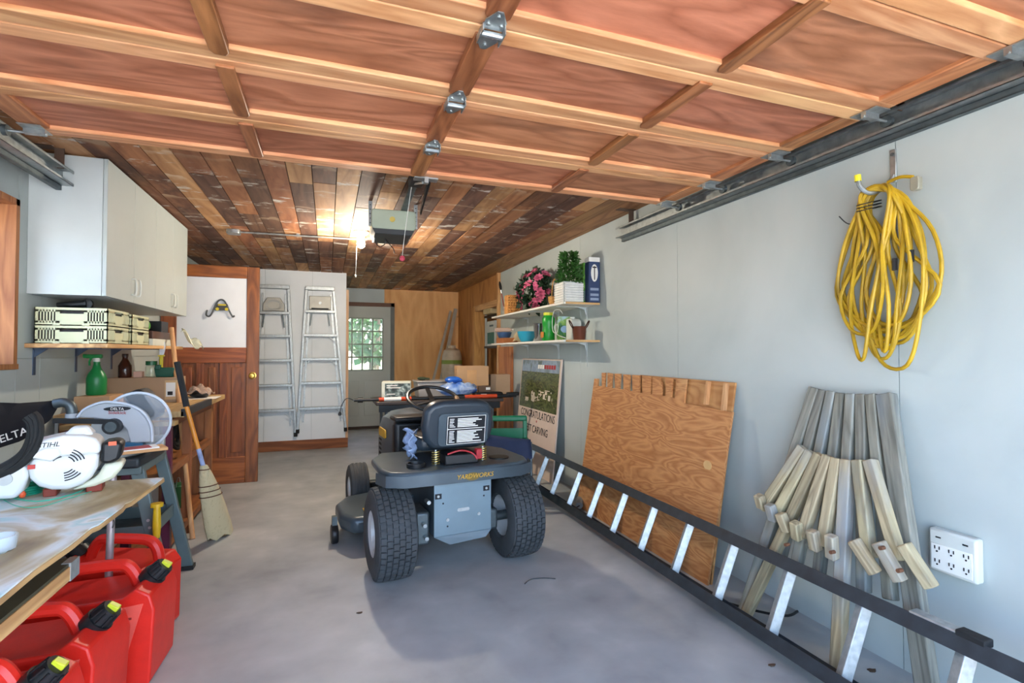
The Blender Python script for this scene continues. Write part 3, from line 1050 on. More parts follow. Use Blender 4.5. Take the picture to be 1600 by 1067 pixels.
rail_m(lx1, lz1, ly0, ly1, 1).build('side_rail', LB, t, world=True)
y = 0.99
k = 0
while y < ly1 - .05:
    p0 = V((lx0 + .02, y, .045)); p1 = V((lx1, y - .01, lz1))
    r_ = MB().tube([p0, p1], .027, 4, up=(0, 1, .9)).build('rung', ALU, t, world=True, bevel=.003)
    g = MB()
    for kk in range(3):
        off = V((-.0200, -.008 + kk * .008, .0))
        g.beam(p0.lerp(p1, .06) + off, p0.lerp(p1, .94) + off, .0018, .002)
    g.build('groove', DARKSTEEL, r_)
    y += .305
    k += 1
q0 = V((lx1 - .005, 1.18, lz1 + .045))
MB().bx(q0.x - .03, q0.x + .012, .95, 1.13, lz1 + .006, lz1 + .026).build('rung_lock', ALU, t, world=True, bevel=.004)
MB().bx(q0.x - .032, q0.x + .010, .925, 1.0, lz1 + .008, lz1 + .032).build('lock_pad', BLACKM, t, world=True, bevel=.004)
MB().bx(lx1 - .03, lx1 + .02, 3.98, 4.16, lz1 - .05, lz1 - .035).build('bracket', ALU, t, world=True, bevel=.004)

# floor bits by the ladder
lw = P(1160, 945, Z=.02)
m = MB().tube(spline([P(1050, 890, Z=.012), P(1110, 930, Z=.012), P(1165, 950, Z=.02), P(1225, 962, Z=.03), P(1246, 955, Z=.03)], 6), .006, 6)
tag(m.build('floor_cable', BLACK), 'short black cable lying under the ladder by the chair foot', 'cable')
MB_ = MB().tube(spline([P(820, 912, Z=.003), P(830, 905, Z=.003), P(850, 903, Z=.003), P(868, 904, Z=.003)], 5), .0025, 5)
tag(MB_.build('bent_wire', DARKSTEEL), 'thin bent wire on the bare floor behind the mower', 'wire')
for i, (px, py, s_) in enumerate(((562, 958, .012), (1206, 1040, .014), (1362, 1048, .016))):
    p = P(px, py, Z=0)
    m = MB().prism([(s_ * (1 + .4 * math.sin(a * 3 + i)) * math.cos(a), .6 * s_ * (1 + .3 * math.cos(a * 2 + i)) * math.sin(a)) for a in [2 * math.pi * j / 9 for j in range(9)]], 0, .004, 'z', M.Translation(p))
    tag(m.build('dead_leaf', mat('brown_leaf', '#4a3a2c', 0.9)), ['dry leaf scrap alone on the floor left of centre', 'dry leaf scrap beside the lower ladder rail', 'dry leaf scrap near the chair legs under the ladder'][i], 'leaf', 'dry scraps on the floor')
# ------------------------------------------------------------------ wall shelves on the right
SHX0, SHY0, SHY1 = 1.74, 3.64, 5.52
SHELFP = mat('white_shelf_board', '#dcdbd2', 0.5, var=0.05)
for z, lab in ((1.600, 'upper white wall shelf carrying the flowers'), (1.300, 'lower white wall shelf carrying the garden jugs')):
    t = thing('wall_shelf', lab, 'shelf', (XR, (SHY0 + SHY1) / 2, z - .018), group='white shelves on the right wall')
    MB().bx(SHX0, XR, SHY0, SHY1, z - .018, z).build('board', SHELFP, t, world=True, bevel=.002)
    MB().bx(SHX0 + .02, XR, SHY0 - .006, SHY0, z - .017, z - .001).build('edge_strip', PINEX, t, world=True)
    for by in (3.86, 4.42, 5.2):
        m = MB().bx(XR - .004, XR, by - .014, by + .014, z - .22, z - .018)
        m.bx(SHX0 + .03, XR, by - .014, by + .014, z - .022, z - .018)
        m.prism([(XR - .004, z - .09), (XR - .004, z - .022), (XR - .08, z - .022), (XR - .02, z - .04)], by - .003, by + .003, 'y')
        m.build('bracket', WHITE, t, world=True)

U, Lw = 1.600, 1.300

def bezier_leaf(m, c, d, up, L, w):
    d = V(d).normalized(); s_ = d.cross(V(up)).normalized(); u = s_.cross(d)
    m.add([c, c + d * L * .45 + s_ * w + u * .1 * L, c + d * L, c + d * L * .45 - s_ * w + u * .1 * L, c + d * L * .5 - u * .02 * L], [(0, 1, 4), (1, 2, 4), (2, 3, 4), (3, 0, 4)])

def rdir(r, zmin=-.4):
    while True:
        d = V((r.uniform(-1, 1), r.uniform(-1, 1), r.uniform(zmin, 1)))
        if .2 < d.length < 1:
            return d.normalized()

# jar and brush
c = P(794, 484, X=1.92); c.z = U
t = thing('glass_jar', 'clear glass jar at the far end of the upper shelf', 'jar', c)
MB().lathe([(.045, 0), (.06, .01), (.062, .11), (.05, .13), (.042, .14), (.045, .15), (.040, .15), (.038, .13), (.055, .11), (.055, .012), (.001, .01)], 18).build('jar_body', glass('jar_glass', '#d8cfc4', .05, .35), t)
t = thing('paint_brush', 'long red-handled brush standing in the glass jar', 'brush', c + V((-.025, .02, .012)), (R(-4), R(-9), 0))
MB().tube([(0, 0, 0), (0, 0, .12), (0, 0, .26)], [.006, .008, .006], 8).build('handle', mat('red_brown_handle', '#8e4030', .5), t)
MB().cyl((0, 0, .26), (0, 0, .30), .009, n=10).build('ferrule', STEEL, t)
MB().lathe([(.010, .30), (.016, .33), (.015, .37), (.006, .40)], 10).build('bristles', mat('black_bristle', '#16130f', .9), t)

# wicker basket
WICK = wood('golden_wicker', '#9a6428', '#d69a52', 'x', 3, .6)
c = P(801, 484, X=1.805); c.z = U
t = thing('wicker_basket', 'square golden wicker basket on the upper shelf', 'basket', c)
hw, hh = .058, .19
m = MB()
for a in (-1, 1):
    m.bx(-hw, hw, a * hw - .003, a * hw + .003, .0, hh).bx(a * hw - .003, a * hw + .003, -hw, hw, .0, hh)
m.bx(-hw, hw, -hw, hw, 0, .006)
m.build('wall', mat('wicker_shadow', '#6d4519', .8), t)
for k in range(7):
    z = .014 + k * .027
    MB().tube([(-hw - .004, -hw - .004, z), (hw + .004, -hw - .004, z), (hw + .004, hw + .004, z), (-hw - .004, hw + .004, z)], .0085, 6, closed=True).build('strand', WICK, t)
for i in range(6):
    o = -hw + (i + .5) * 2 * hw / 6
    for a in (0, 1):
        m = MB()
        p0, p1 = ((o, -hw - .008, 0), (o, -hw - .008, hh)) if a else ((-hw - .008, o, 0), (-hw - .008, o, hh))
        m.tube([p0, p1], .006, 6).build('stake', WICK, t)

# pink flowers
def flower_plant(c, label, n_fl, n_lf, rx, ry, rz, seed):
    r = random.Random(seed)
    t = thing('potted_flowers', label, 'flowers', c)
    MB().lathe([(.05, 0), (.07, .10), (.075, .10), (.070, .09), (.001, .09)], 16).build('pot', mat('dark_green_pot', '#28402c', .5), t)
    cc = V((0, 0, .20))
    st = MB()
    for k in range(9):
        d = rdir(r, 0)
        st.tube([V((0, 0, .08)), cc + V((d.x * rx * .6, d.y * ry * .6, d.z * rz * .6))], .004, 5)
    st.build('stems', mat('green_stem', '#3f5a30', .7), t, kind='stuff')
    lf = MB()
    for k in range(n_lf):
        d = rdir(r, -.8)
        p = cc + V((d.x * rx, d.y * ry, d.z * rz)) * r.uniform(.55, .98)
        bezier_leaf(lf, p, (d + rdir(r, -1) * .7), rdir(r), r.uniform(.06, .09), r.uniform(.024, .036))
    lf.build('foliage', mat('dark_green_leaf', '#1f3d26', .5, var=.4, scale=12), t, kind='stuff')
    pk = mat('pink_petal', '#d86a8c', .6, var=.3, scale=40)
    pm = None
    for k in range(n_fl):
        d = rdir(r, -.75)
        if d.x > .35:
            d.x *= -1
        p = cc + V((d.x * rx, d.y * ry, d.z * rz)) * r.uniform(.95, 1.06)
        if pm is None:
            m = MB()
            for j in range(7):
                a = 2 * math.pi * j / 7
                for rr, up_, w in ((.032, .35, .013), (.022, .9, .010)):
                    dd = V((math.cos(a + rr * 20), math.sin(a + rr * 20), up_))
                    bezier_leaf(m, V((0, 0, 0)), dd, (0, 0, 1), rr, w)
            o = m.build('blossom', pk, t)
            pm = o.data
        else:
            o = bpy.data.objects.new('blossom', pm); COL.objects.link(o); o.parent = t
        o.location = p
        o.rotation_euler = d.to_track_quat('Z', 'Y').to_euler()
        s_ = r.uniform(1.0, 1.5)
        o.scale = (s_, s_, s_)
    return t
c = P(833, 478, X=1.885); c.z = U
flower_plant(c, 'bushy pink flowering plant on the upper shelf', 50, 260, .095, .33, .20, 4)

# small basket with handle
c = P(866, 470, X=1.80); c.z = U
t = thing('handle_basket', 'small brown hooped basket beside the white planter', 'basket', c)
MB().lathe([(.035, 0), (.05, .03), (.052, .07), (.046, .07), (.043, .03), (.001, .01)], 16).build('bowl', WICK, t)
MB().tube([(0, .05 * math.cos(a), .06 + .16 * math.sin(a)) for a in [math.pi * i / 14 for i in range(15)]], .004, 6).build('handle', WICK, t)

# planter with topiary
c = V((1.85, 3.765, U))
t = thing('white_planter', 'white slatted planter box with a tall green plant', 'planter', c)
hw, hh = .082, .165
m = MB()
for a in (-1, 1):
    m.bx(-hw, hw, a * hw - .005, a * hw + .005, .0, hh).bx(a * hw - .005, a * hw + .005, -hw, hw, .0, hh)
m.bx(-hw, hw, -hw, hw, 0, .006).build('box', WHITE, t)
for k in range(8):
    z = .012 + k * .0195
    for a in (0, 1):
        m = MB()
        if a:
            m.tube([(-hw, -hw - .006, z), (hw, -hw - .006, z)], .0085, 6)
        else:
            m.tube([(-hw - .006, -hw, z), (-hw - .006, hw, z)], .0085, 6)
        m.build('slat', mat('white_wicker', '#e6e6e0', .6, var=.08, scale=30), t)
r = random.Random(11)
lf = MB()
for k in range(900):
    z = r.random()
    rad = (.10 - .045 * z) * math.sqrt(r.random())
    a = r.uniform(0, 6.283)
    p = V((rad * math.cos(a), rad * math.sin(a), hh - .01 + z * .25))
    bezier_leaf(lf, p, V((math.cos(a), math.sin(a), r.uniform(-.2, 1.2))), rdir(r), r.uniform(.025, .045), r.uniform(.008, .013))
lf.build('foliage', mat('bright_topiary_leaf', '#2f5c1e', .6, var=.45, scale=18), t, kind='stuff')
MB().cyl((0, 0, .01), (0, 0, hh + .16), .008, n=8).build('stem', mat('green_stem', '#3f5a30', .7), t)

# seed box and navy box
def boxthing(name, label, cat, c, sx, sy, sz, m, rz=0, group=None, bevel=.002, part='body'):
    t = thing(name, label, cat, c, (0, 0, rz), group)
    MB().bx(-sx / 2, sx / 2, -sy / 2, sy / 2, 0, sz).build(part, m, t, bevel=bevel)
    return t
GRN = patches('green_leafy_print', ['#20361c', '#3f7a24', '#6da53a', '#b8c8a0'], 14, .5)
t = boxthing('grass_seed_box', 'tall green printed carton between planter and navy box', 'box', (2.0, 3.735, U), .095, .07, .33, GRN, R(-3))
MB().bx(-.038, .038, -.0365, -.035, .23, .31).build('label_panel', mat('maroon_label', '#3a1f24', .5), t)
for zz in (.252, .268, .29):
    MB().bx(-.026, .026, -.0378, -.0363, zz - .004, zz + .004).build('print_bar', PAPER, t)
MB().bx(-.045, .045, -.0365, -.035, .02, .10).build('lower_panel', mat('greygreen_print', '#67807a', .5, var=.4, scale=40), t)
t = boxthing('sprayer_carton', 'narrow navy and white carton at the near end of upper shelf', 'box', (2.005, 3.655, U), .095, .075, .36, mat('navy_carton', '#2d3f63', .5, var=.05), R(-3))
MB().bx(-.048, .048, -.0385, .0385, .325, .361).build('white_top', PAPER, t)
MB().prism([(.03 * math.cos(a), .235 + .07 * math.sin(a)) for a in [2 * math.pi * i / 20 for i in range(20)]], -.0392, -.0375, 'y').build('oval', PAPER, t)
MB().bx(-.004, .004, -.0402, -.039, .18, .29).bx(-.018, .018, -.0402, -.039, .275, .285).build('emblem', INK, t)
for z in (.04, .075, .12):
    MB().bx(-.036, .036, -.0385, -.0375, z - .025, z - .005).build('print_bar', mat('grey_blue_print', '#8c9ab0', .6), t)
c = P(908, 392, X=XR - .004)

# lower shelf items
c = P(792, 533, X=1.84); c.z = Lw
t = boxthing('low_carton', 'shallow open orange-brown carton at the far end of lower shelf', 'carton', c, .16, .26, .055, mat('orange_card', '#a8683a', .8), 0)
c2 = P(788, 512, X=1.87); c2.z = Lw + .056
t = thing('blue_dish', 'dull blue dish sitting in the shallow carton', 'dish', c2)
MB().lathe([(.05, 0), (.07, .02), (.085, .07), (.08, .07), (.065, .022), (.001, .012)], 18).build('bowl', mat('blue_glaze', '#3f5f8a', .4), t)
t = thing('water_bottle', 'crumpled clear bottle lying on top of the blue dish', 'bottle', c2 + V((0, 0.02, .098)), (R(90), 0, R(60)))
MB().lathe([(.001, -.1), (.026, -.098), (.028, -.02), (.026, .02), (.028, .06), (.012, .09), (.012, .10)], 14).build('body', glass('bottle_pet', '#d9b9a8', .1, .45), t)
MB().cyl((0, 0, .10), (0, 0, .118), .014, n=12).build('cap', WHITE_PL, t)
c = P(808, 528, X=1.93); c.z = Lw
t = thing('folded_rag', 'crumpled beige rag between carton and turquoise bowl', 'rag', c)
r = random.Random(5)
MB().grid(lambda u, v: V(((u - .5) * .14, (v - .5) * .16, .02 + .10 * math.sin(math.pi * u) * math.sin(math.pi * v) + .015 * math.sin(9 * u + 5 * v) * math.sin(math.pi * u))), 12, 12).build('cloth', mat('beige_cloth', '#b9a888', .9), t, thick=.004)
c = P(823, 531, X=1.84); c.z = Lw
t = thing('turquoise_bowl', 'turquoise bowl on the lower shelf', 'bowl', c)
MB().lathe([(.045, 0), (.06, .008), (.085, .06), (.095, .105), (.090, .105), (.078, .06), (.05, .014), (.001, .012)], 22).build('bowl', mat('turquoise_glaze', '#2f97b4', .3, var=.04), t)
c = P(842, 531, X=1.83); c.z = Lw
t = thing('metal_tumbler', 'tall tapered steel tumbler between turquoise bowl and green jug', 'tumbler', c)
MB().lathe([(.034, 0), (.036, .004), (.052, .16), (.054, .165), (.049, .165), (.033, .006), (.001, .005)], 20).build('cup', mat('polished_steel', '#b5b8ba', .2, .95, var=.1), t)
c = P(857, 531, X=1.83); c.z = Lw
t = thing('green_jug', 'green plastic weed-killer jug with yellow cap', 'jug', c)
MB().lathe([(.05, 0), (.056, .01), (.056, .09), (.048, .12), (.056, .15), (.056, .20), (.042, .222), (.040, .225)], 20).build('body', mat('bright_green_plastic', '#158a2a', .35, var=.06), t)
MB().cyl((0, 0, .225), (0, 0, .25), .044, n=20).build('cap', mat('yellow_cap', '#c8c832', .4), t)
MB().prism([(-.03, .03), (.03, .03), (.03, .08), (-.03, .08)], -.062, -.058, 'x').build('sticker', mat('orange_sticker', '#c07a2a', .5), t)
c = P(872, 531, X=1.88); c.z = Lw
GB = patches('green_blue_carton_print', ['#12381e', '#1e6a34', '#7aa23c', '#a9c4d8'], 11, .5, contrast=(.3, .62))
t = boxthing('fertiliser_carton', 'dark green picture carton behind the white cord', 'box', c + V((.05, 0, 0)), .10, .09, .21, GB, R(-12))
MB().prism([(.034 * math.cos(a), .10 + .03 * math.sin(a)) for a in [2 * math.pi * i / 16 for i in range(16)]], -.047, -.0445, 'y').build('sticker', mat('pale_blue_print', '#8fb0d0', .5), t)
c = V((1.985, 3.97, Lw))
t = thing('white_jug', 'cloudy white plastic jug on the lower shelf', 'jug', c)
MB().prism(rrect(.15, .19, .05, 4, 0, .095), -.05, .05, 'x').build('body', WHITE_PL, t, bevel=.015, seg=3)
MB().cyl((0, 0, .185), (0, 0, .205), .022, n=14).build('cap', WHITE_PL, t)
c = V((1.915, 3.712, Lw))
t = thing('copper_bucket', 'small copper bucket with two upright ring handles', 'bucket', c)
COP = mat('brown_copper', '#7c4a38', .35, .6, var=.15)
MB().lathe([(.045, 0), (.048, .004), (.058, .105), (.061, .11), (.055, .11), (.044, .008), (.001, .006)], 20).build('pail', COP, t)
for s_ in (-1, 1):
    MB().tube([(s_ * (.058 + .022 * (1 - math.cos(a)) * .8), 0, .105 + .036 * (1 - math.cos(a)) / 2 + .0) if False else (s_ * (.056 + .034 * (1 - math.cos(a)) / 2), .014 * math.sin(a), .095 + .062 * (1 - math.cos(a)) / 2) for a in [2 * math.pi * i / 14 for i in range(15)]], .005, 6).build('handle', mat('dark_copper', '#40281f', .5, .5), t)
c = P(866, 489, X=1.76)
t = thing('white_cable', 'thin white cord hanging in a loop in front of green carton', 'cord', (c.x, c.y, Lw))
MB().tube(spline([P(884, 528, X=1.78), P(870, 522, X=1.75), P(866, 510, X=1.745), P(872, 508, X=1.745), P(870, 520, X=1.745), P(864, 517, X=1.745), P(863, 500, X=1.75), P(866, 486, X=1.755), P(874, 484, X=1.76), P(879, 490, X=1.77)], 7), .0028, 6).build('loop', WHITE_PL, t, world=True)

# ------------------------------------------------------------------ poster board
PB = V((-1, 0, .09)).normalized()
pp0 = V((XR - .012, 0, 1.13))
def ppt(px, py, off=0):
    return P(px, py, n=PB, p=pp0 + V((-off, 0, 0)))
tr, tl = ppt(880, 562), ppt(818, 562)
t = thing('poster_board', 'white display board with a landscape photograph leaning on the wall', 'poster', (XR - .1, (tr.y + tl.y) / 2, .0))
py0, py1 = tr.y, tl.y
def pw(y, z, d=0):
    return V((XR - .012 - (1.13 - z) * .09 - d, y, z))
def sheet(y0, y1, z0, z1, d0, d1):
    a = [(y0, z0), (y1, z0), (y1, z1), (y0, z1)]
    return MB().add([pw(y, z, d0) for y, z in a] + [pw(y, z, d1) for y, z in a], [(0, 1, 2, 3), (7, 6, 5, 4), (0, 1, 5, 4), (1, 2, 6, 5), (2, 3, 7, 6), (3, 0, 4, 7)])
sheet(py0, py1, .0, 1.135, 0, .012).build('board', mat('warm_white_board', '#d3bfae', .7, var=.04), t, world=True)
zb = ppt(870, 648).z
sheet(py0 + .03, py1 - .02, zb, 1.12, .012, .0135).build('photo_forest', patches('forest_print', ['#232a18', '#3c4726', '#5d6438', '#2c3320', '#77764a'], 9, .5, stretch=(1, 1, 2.2)), t, world=True)
sheet(py0 + .03, py1 - .02, 1.0, 1.12, .0135, .0142).build('photo_sky', patches('sky_print', ['#5c6f86', '#8797a8', '#4d5c50'], 8, .5), t, world=True)
prr = random.Random(8)
for k in range(34):
    ya = .12 + .72 * prr.random()
    za = .70 + .10 * prr.random() + .10 * max(0, 1 - abs(ya - .3) / .22) * prr.random() - .04 * (ya - .4)
    yb, zb2 = ya + prr.choice((.012, .02, .06, .10)), za + prr.choice((.008, .012, .03, .05))

    sheet(py0 + .03 + ya * (py1 - py0 - .05) * .9, py0 + .03 + yb * (py1 - py0 - .05) * .9, za, zb2, .0135, .0142).build('photo_building', mat('pale_building_print', '#c9bfae', .6), t, world=True)
for k in range(8):
    sheet(py0 + .12 + k * .055, py0 + .163 + k * .055, 1.035, 1.075, .0142, .0150).build('photo_lettering', PAPER if k > 4 else mat('red_print', '#a02a2a', .6), t, world=True)
sheet(py0 + .47, py0 + .49, .495, .515, .012, .0132).build('leaf_mark', mat('red_print', '#a02a2a', .6), t, world=True)
text('CONGRATULATIONS', .105, INK, t, pw((py0 + py1) / 2 - .02, .565, .0135), (0, -1, 0), (.09, 0, 1), world=True, sx=.86)
text('BEST CARVING', .105, INK, t, pw((py0 + py1) / 2 - .02, .42, .0135), (0, -1, 0), (.09, 0, 1), world=True, sx=.86)

# ------------------------------------------------------------------ board beside alcove, alcove rack, back corner
MB_ = MB().bx(XR - .03, XR - .006, 5.66, 6.14, 0, 1.27)
tag(MB_.build('plank_board', PLYD), 'narrow brown board upright below the far end of the shelves', 'board')
t = thing('storage_rack', 'black metal rack standing in the alcove', 'rack', (XR + .25, 6.9, 0))
for xx in (-.14, .28):
    for yy in (-.3, .28):
        MB().bx(xx, xx + .025, yy, yy + .025, 0, 1.75).build('post', WHITE, t)
for z in (.3, .78, 1.26, 1.70):
    MB().bx(-.15, .31, -.31, .31, z, z + .03).build('shelf', BLACK, t)
t = boxthing('catalogue_box', 'white and teal printed box in the alcove rack', 'box', (XR + .26, 6.85, 1.29), .34, .36, .35, mat('pale_grey_carton', '#cdd3d0', .5))
MB().bx(-.1735, -.170, -.15, .15, .03, .19).build('teal_panel', mat('teal_print', '#1f6f66', .5, var=.3, scale=40), t)
MB().bx(-.1745, -.172, -.12, .05, .27, .295).build('print_bar', mat('grey_print', '#5a6a70', .6), t)
t = boxthing('cream_carton', 'small cream carton lying on top of the alcove rack', 'box', (XR + .12, 6.75, 1.73), .24, .34, .07, mat('cream_card', '#c9b68c', .8))

# pale poles leaning on the back wall
for k, (a, b, lab) in enumerate((((712, 483), (692, 582), 'thicker of the two pale poles leaning in the back corner'), ((704, 486), (680, 582), 'thinner of the two pale poles leaning in the back corner'))):
    p1 = P(*a, Y=YB - .05)
    p0 = P(*b, Y=YB - .5)
    d = (p1 - p0)
    p0 = p1 - d * (p1.z / d.z)
    o = MB().beam(p0, p1, .055 - .02 * k, .03, (0, 1, 0)).build('leaning_pole', mat('pale_pole', '#b7b2a6', .5, .2))
    tag(o, lab, 'pole', 'poles in the back corner')
# plastic drum
c = P(706, 600, Y=7.9); c.z = 0
t = thing('plastic_drum', 'cloudy white plastic drum with a green band in the back corner', 'drum', (c.x, 7.9, 0))
MB().lathe([(.14, 0), (.17, .02), (.17, .88), (.155, 1.14), (.13, 1.23), (.06, 1.27), (.06, 1.31), (.001, 1.31)], 22).build('body', mat('cloudy_plastic', '#b9a992', .4, var=.15), t)
MB().lathe([(.164, 1.02), (.162, 1.08), (.158, 1.08), (.16, 1.02)], 22, caps=False).build('band', mat('olive_band', '#7a8c3c', .6), t)
# ------------------------------------------------------------------ riding mower
t = thing('riding_mower', 'dark grey riding lawn mower seen from behind', 'mower', (.69, 2.87, 0), (0, 0, R(5.5)))
MW = t
BODY = mat('slate_mower_paint', '#465259', .34, .2, var=.14, scale=7)
PLATE = mat('blue_grey_plate', '#748790', .4, .25, var=.12, scale=6)
TYRE = mat('tyre_rubber', '#3d4143', .75, var=.25, scale=14, bump=.1)
RIM = mat('pale_rim', '#b9bcbc', .45, .2)
DEC = mat('yellow_decal', '#c79a2c', .5)
AX = M.Rotation(R(90), 4, 'Y')

def tyre(cx, cy, r, w, rim_r, rows, nb, name):
    m = MB()
    prof = [(rim_r, -w * .40), (rim_r + .012, -w * .47), (r * .80, -w * .50), (r * .93, -w * .44), (r * .975, -w * .33), (r * .985, 0),
            (r * .975, w * .33), (r * .93, w * .44), (r * .80, w * .50), (rim_r + .012, w * .47), (rim_r, w * .40)]
    T = M.Translation((cx, cy, r)) @ AX
    m.lathe(prof, 40, T, caps=False)
    o = m.build(name, TYRE, MW)
    if rows:
        tm = MB()
        for i in range(nb):
            for j in range(rows):
                a = 2 * math.pi * (i + .5 * (j % 2)) / nb
                da = 2 * math.pi / nb * .36
                x0 = -w * .42 + j * w * .84 / rows
                x1 = x0 + w * .84 / rows * .82
                def rr(x):
                    return r * (.985 - .055 * (abs(x) / (w * .5)) ** 3)
                vs_ = []
                for hgt in (0.0, .013):
                    for aa in (a - da, a + da):
                        for x in (x0, x1):
                            q_ = rr(x) + hgt - .003
                            vs_.append(T @ V((q_ * math.cos(aa), q_ * math.sin(aa), x)))
                tm.add(vs_, [(0, 1, 3, 2), (4, 6, 7, 5), (0, 4, 5, 1), (2, 3, 7, 6), (0, 2, 6, 4), (1, 5, 7, 3)])
        tm.build('tread', TYRE, o, kind='stuff')
    else:
        for j in range(4):
            x = -w * .3 + j * w * .2
            MB().lathe([(r * .975, x), (r * 1.0, x + .004), (r * 1.0, x + .016), (r * .975, x + .02)], 40, T, caps=False).build('rib', TYRE, o)
    sd = -1 if cx < 0 else 1
    rm = MB().lathe([(rim_r + .005, w * .44), (rim_r - .012, w * .38), (rim_r - .02, w * .2), (.05, w * .1), (.045, w * .16), (.001, w * .17)], 28, T @ M.Scale(sd, 4, (0, 0, 1)), caps=False).build('rim', RIM, o)
    MB().lathe([(rim_r + .005, -w * .42), (rim_r - .015, -w * .34), (rim_r - .03, -w * .1), (.03, -w * .08), (.001, -w * .08)], 28, T @ M.Scale(sd, 4, (0, 0, 1)), caps=False).build('rim_back', RIM, o)
    return o
for sx_ in (-1, 1):
    tyre(sx_ * .37, 0, .238, .215, .115, 6, 44, 'rear_tyre')
    tyre(sx_ * .36, 1.19, .185, .135, .085, 0, 0, 'front_tyre')
MB().cyl((-.36, 0, .238), (.36, 0, .238), .028, n=12).build('rear_axle', DARKSTEEL, MW)
MB().bx(-.36, .36, 1.15, 1.23, .17, .23).build('front_axle', BLACK, MW, bevel=.01)
# rear plate
pl = MB().prism([(-.165, .215), (.165, .215), (.165, .53), (-.165, .53)], -.135, -.128, 'y').build('rear_plate', PLATE, MW, bevel=.003)
MB().add([(-.165, -.135, .215), (.165, -.135, .215), (.125, -.155, .185), (-.085, -.165, .178), (-.165, -.128, .215), (.165, -.128, .215), (.125, -.148, .180), (-.085, -.158, .173)],
         [(0, 1, 2, 3), (7, 6, 5, 4), (0, 4, 5, 1), (1, 5, 6, 2), (2, 6, 7, 3), (3, 7, 4, 0)]).build('lower_lip', PLATE, pl)
for x, z in ((-.10, .50), (-.05, .505), (-.09, .30), (.09, .31)):
    MB().cyl((x, -.139, z), (x, -.134, z), .009 if z < .4 else .006, n=10).build('bolt', ALU, pl)
for x, z in ((-.142, .43), (.135, .445)):
    MB().bx(x - .018, x + .018, -.1365, -.134, z - .014, z + .014).build('slot', INK, pl)
    MB().cyl((x, -.139, z), (x, -.1365, z), .007, n=8).build('bolt', STEEL, pl)
MB().prism(rrect(.07, .018, .008, 3, .0, .345), -.1375, -.1345, 'y').build('slot', ALU, pl)
for x, z in ((-.115, .39), (.12, .405), (-.09, .265)):
    MB().cyl((x, -.1365, z), (x, -.1345, z), .005, n=8).build('hole', INK, pl)
for x in (-.165, .158):
    MB().bx(x, x + .007, -.13, .75, .22, .50).build('frame_side', BODY, MW)
MB().bx(-.25, -.17, -.08, .12, .16, .34).build('gearbox', DARKSTEEL, MW, bevel=.015)
MB().bx(.17, .24, -.06, .08, .18, .30).build('gearbox', DARKSTEEL, MW, bevel=.015)
for x, z in ((-.19, .40), (-.2, .21), (-.21, .28)):
    MB().cyl((x, -.125, z), (x, -.07, z), .011, n=8).build('fastener', STEEL, MW)
# fender deck
fp = [(-.43, -.02), (-.40, -.12), (-.32, -.165), (-.15, -.175), (.15, -.175), (.32, -.165), (.40, -.12), (.43, -.02), (.42, .28), (.34, .44), (-.34, .44), (-.42, .28)]
fd = MB().prism(fp, .535, .578).build('fender', BODY, MW, bevel=.016, seg=3)
for s_ in (-1, 1):
    pts = [(s_ * .45, -.02 + .0), (s_ * .42, -.125), (s_ * .33, -.178), (s_ * .16, -.186), (s_ * .0, -.188)]
    rings = []
    for x, y in pts:
        rings.append([V((x, y, .555)), V((x * 1.0, y - .006, .565)), V((x, y - .006, .505)), V((x, y + .008, .505))])
    MB().rings(rings).build('fender_skirt', BODY, fd)
MB().prism([(.03 + .042 * math.cos(a), .533 + .021 * math.sin(a)) for a in [2 * math.pi * i / 20 for i in range(20)]], -.1968, -.1945, 'y').build('decal_oval', mat('dark_gold_oval', '#6e5a22', .5), fd)
text('YARDWORKS', .034, DEC, fd, (.045, -.1975, .535), (1, 0, 0), (0, 0, 1), shear=.2, ext=.001)
MB().lathe([(.05, .578), (.052, .60), (.046, .60), (.044, .582), (.001, .58)], 20, M.Translation((-.24, -.04, 0))).build('cup_holder', BLACK, fd)
MB().cyl((.27, .0, .575), (.27, .0, .583), .06, n=20).build('cup_recess', BLACK, fd)
# seat
tilt = M.Translation((.01, .0, .66)) @ M.Rotation(R(9), 4, 'X')
sb = [(-.15, 0), (.15, 0), (.195, .05), (.21, .13), (.20, .22), (.165, .262), (.10, .275), (-.10, .275), (-.165, .262), (-.20, .22), (-.21, .13), (-.195, .05)]
SEAT = mat('charcoal_seat_vinyl', '#28323a', .38, var=.08)
se = MB().prism(sb, -.03, .055, 'y', tilt).build('seat_back', SEAT, MW, bevel=.028, seg=4)
MB().prism(rrect(.30, .19, .03, 3, .02, .115), -.040, -.028, 'y', tilt).build('back_panel', BODY, se, bevel=.005)
MB().prism(rrect(.235, .165, .006, 2, .035, .112), -.0425, -.0395, 'y', tilt).build('sticker', INK, se)
fr_ = MB()
for x0, x1, z0, z1 in ((-.077, .147, .190, .193), (-.077, .147, .032, .035), (-.079, -.076, .032, .193), (.146, .149, .032, .193), (-.077, .147, .118, .122)):
    fr_.bx(x0, x1, -.0432, -.0424, z0, z1, tilt)
fr_.build('sticker_frame', PAPER, se)
r = random.Random(2)
for k in range(16):
    z = .045 + k * .0088
    if .112 < z < .126:
        continue
    MB().bx(-.066, -.066 + .018 + .016 * r.random(), -.0432, -.0424, z - .002, z + .002, tilt).build('print_line', PAPER, se)
    MB().bx(-.02, -.02 + .09 + .06 * r.random(), -.0432, -.0424, z - .0028, z + .0028, tilt).build('print_line', PAPER, se)
MB().prism([(-.18, .06), (.18, .06), (.21, .12), (.21, .34), (.17, .42), (-.17, .42), (-.21, .34), (-.21, .12)], .635, .715).build('seat_pan', SEAT, MW, bevel=.028, seg=3)
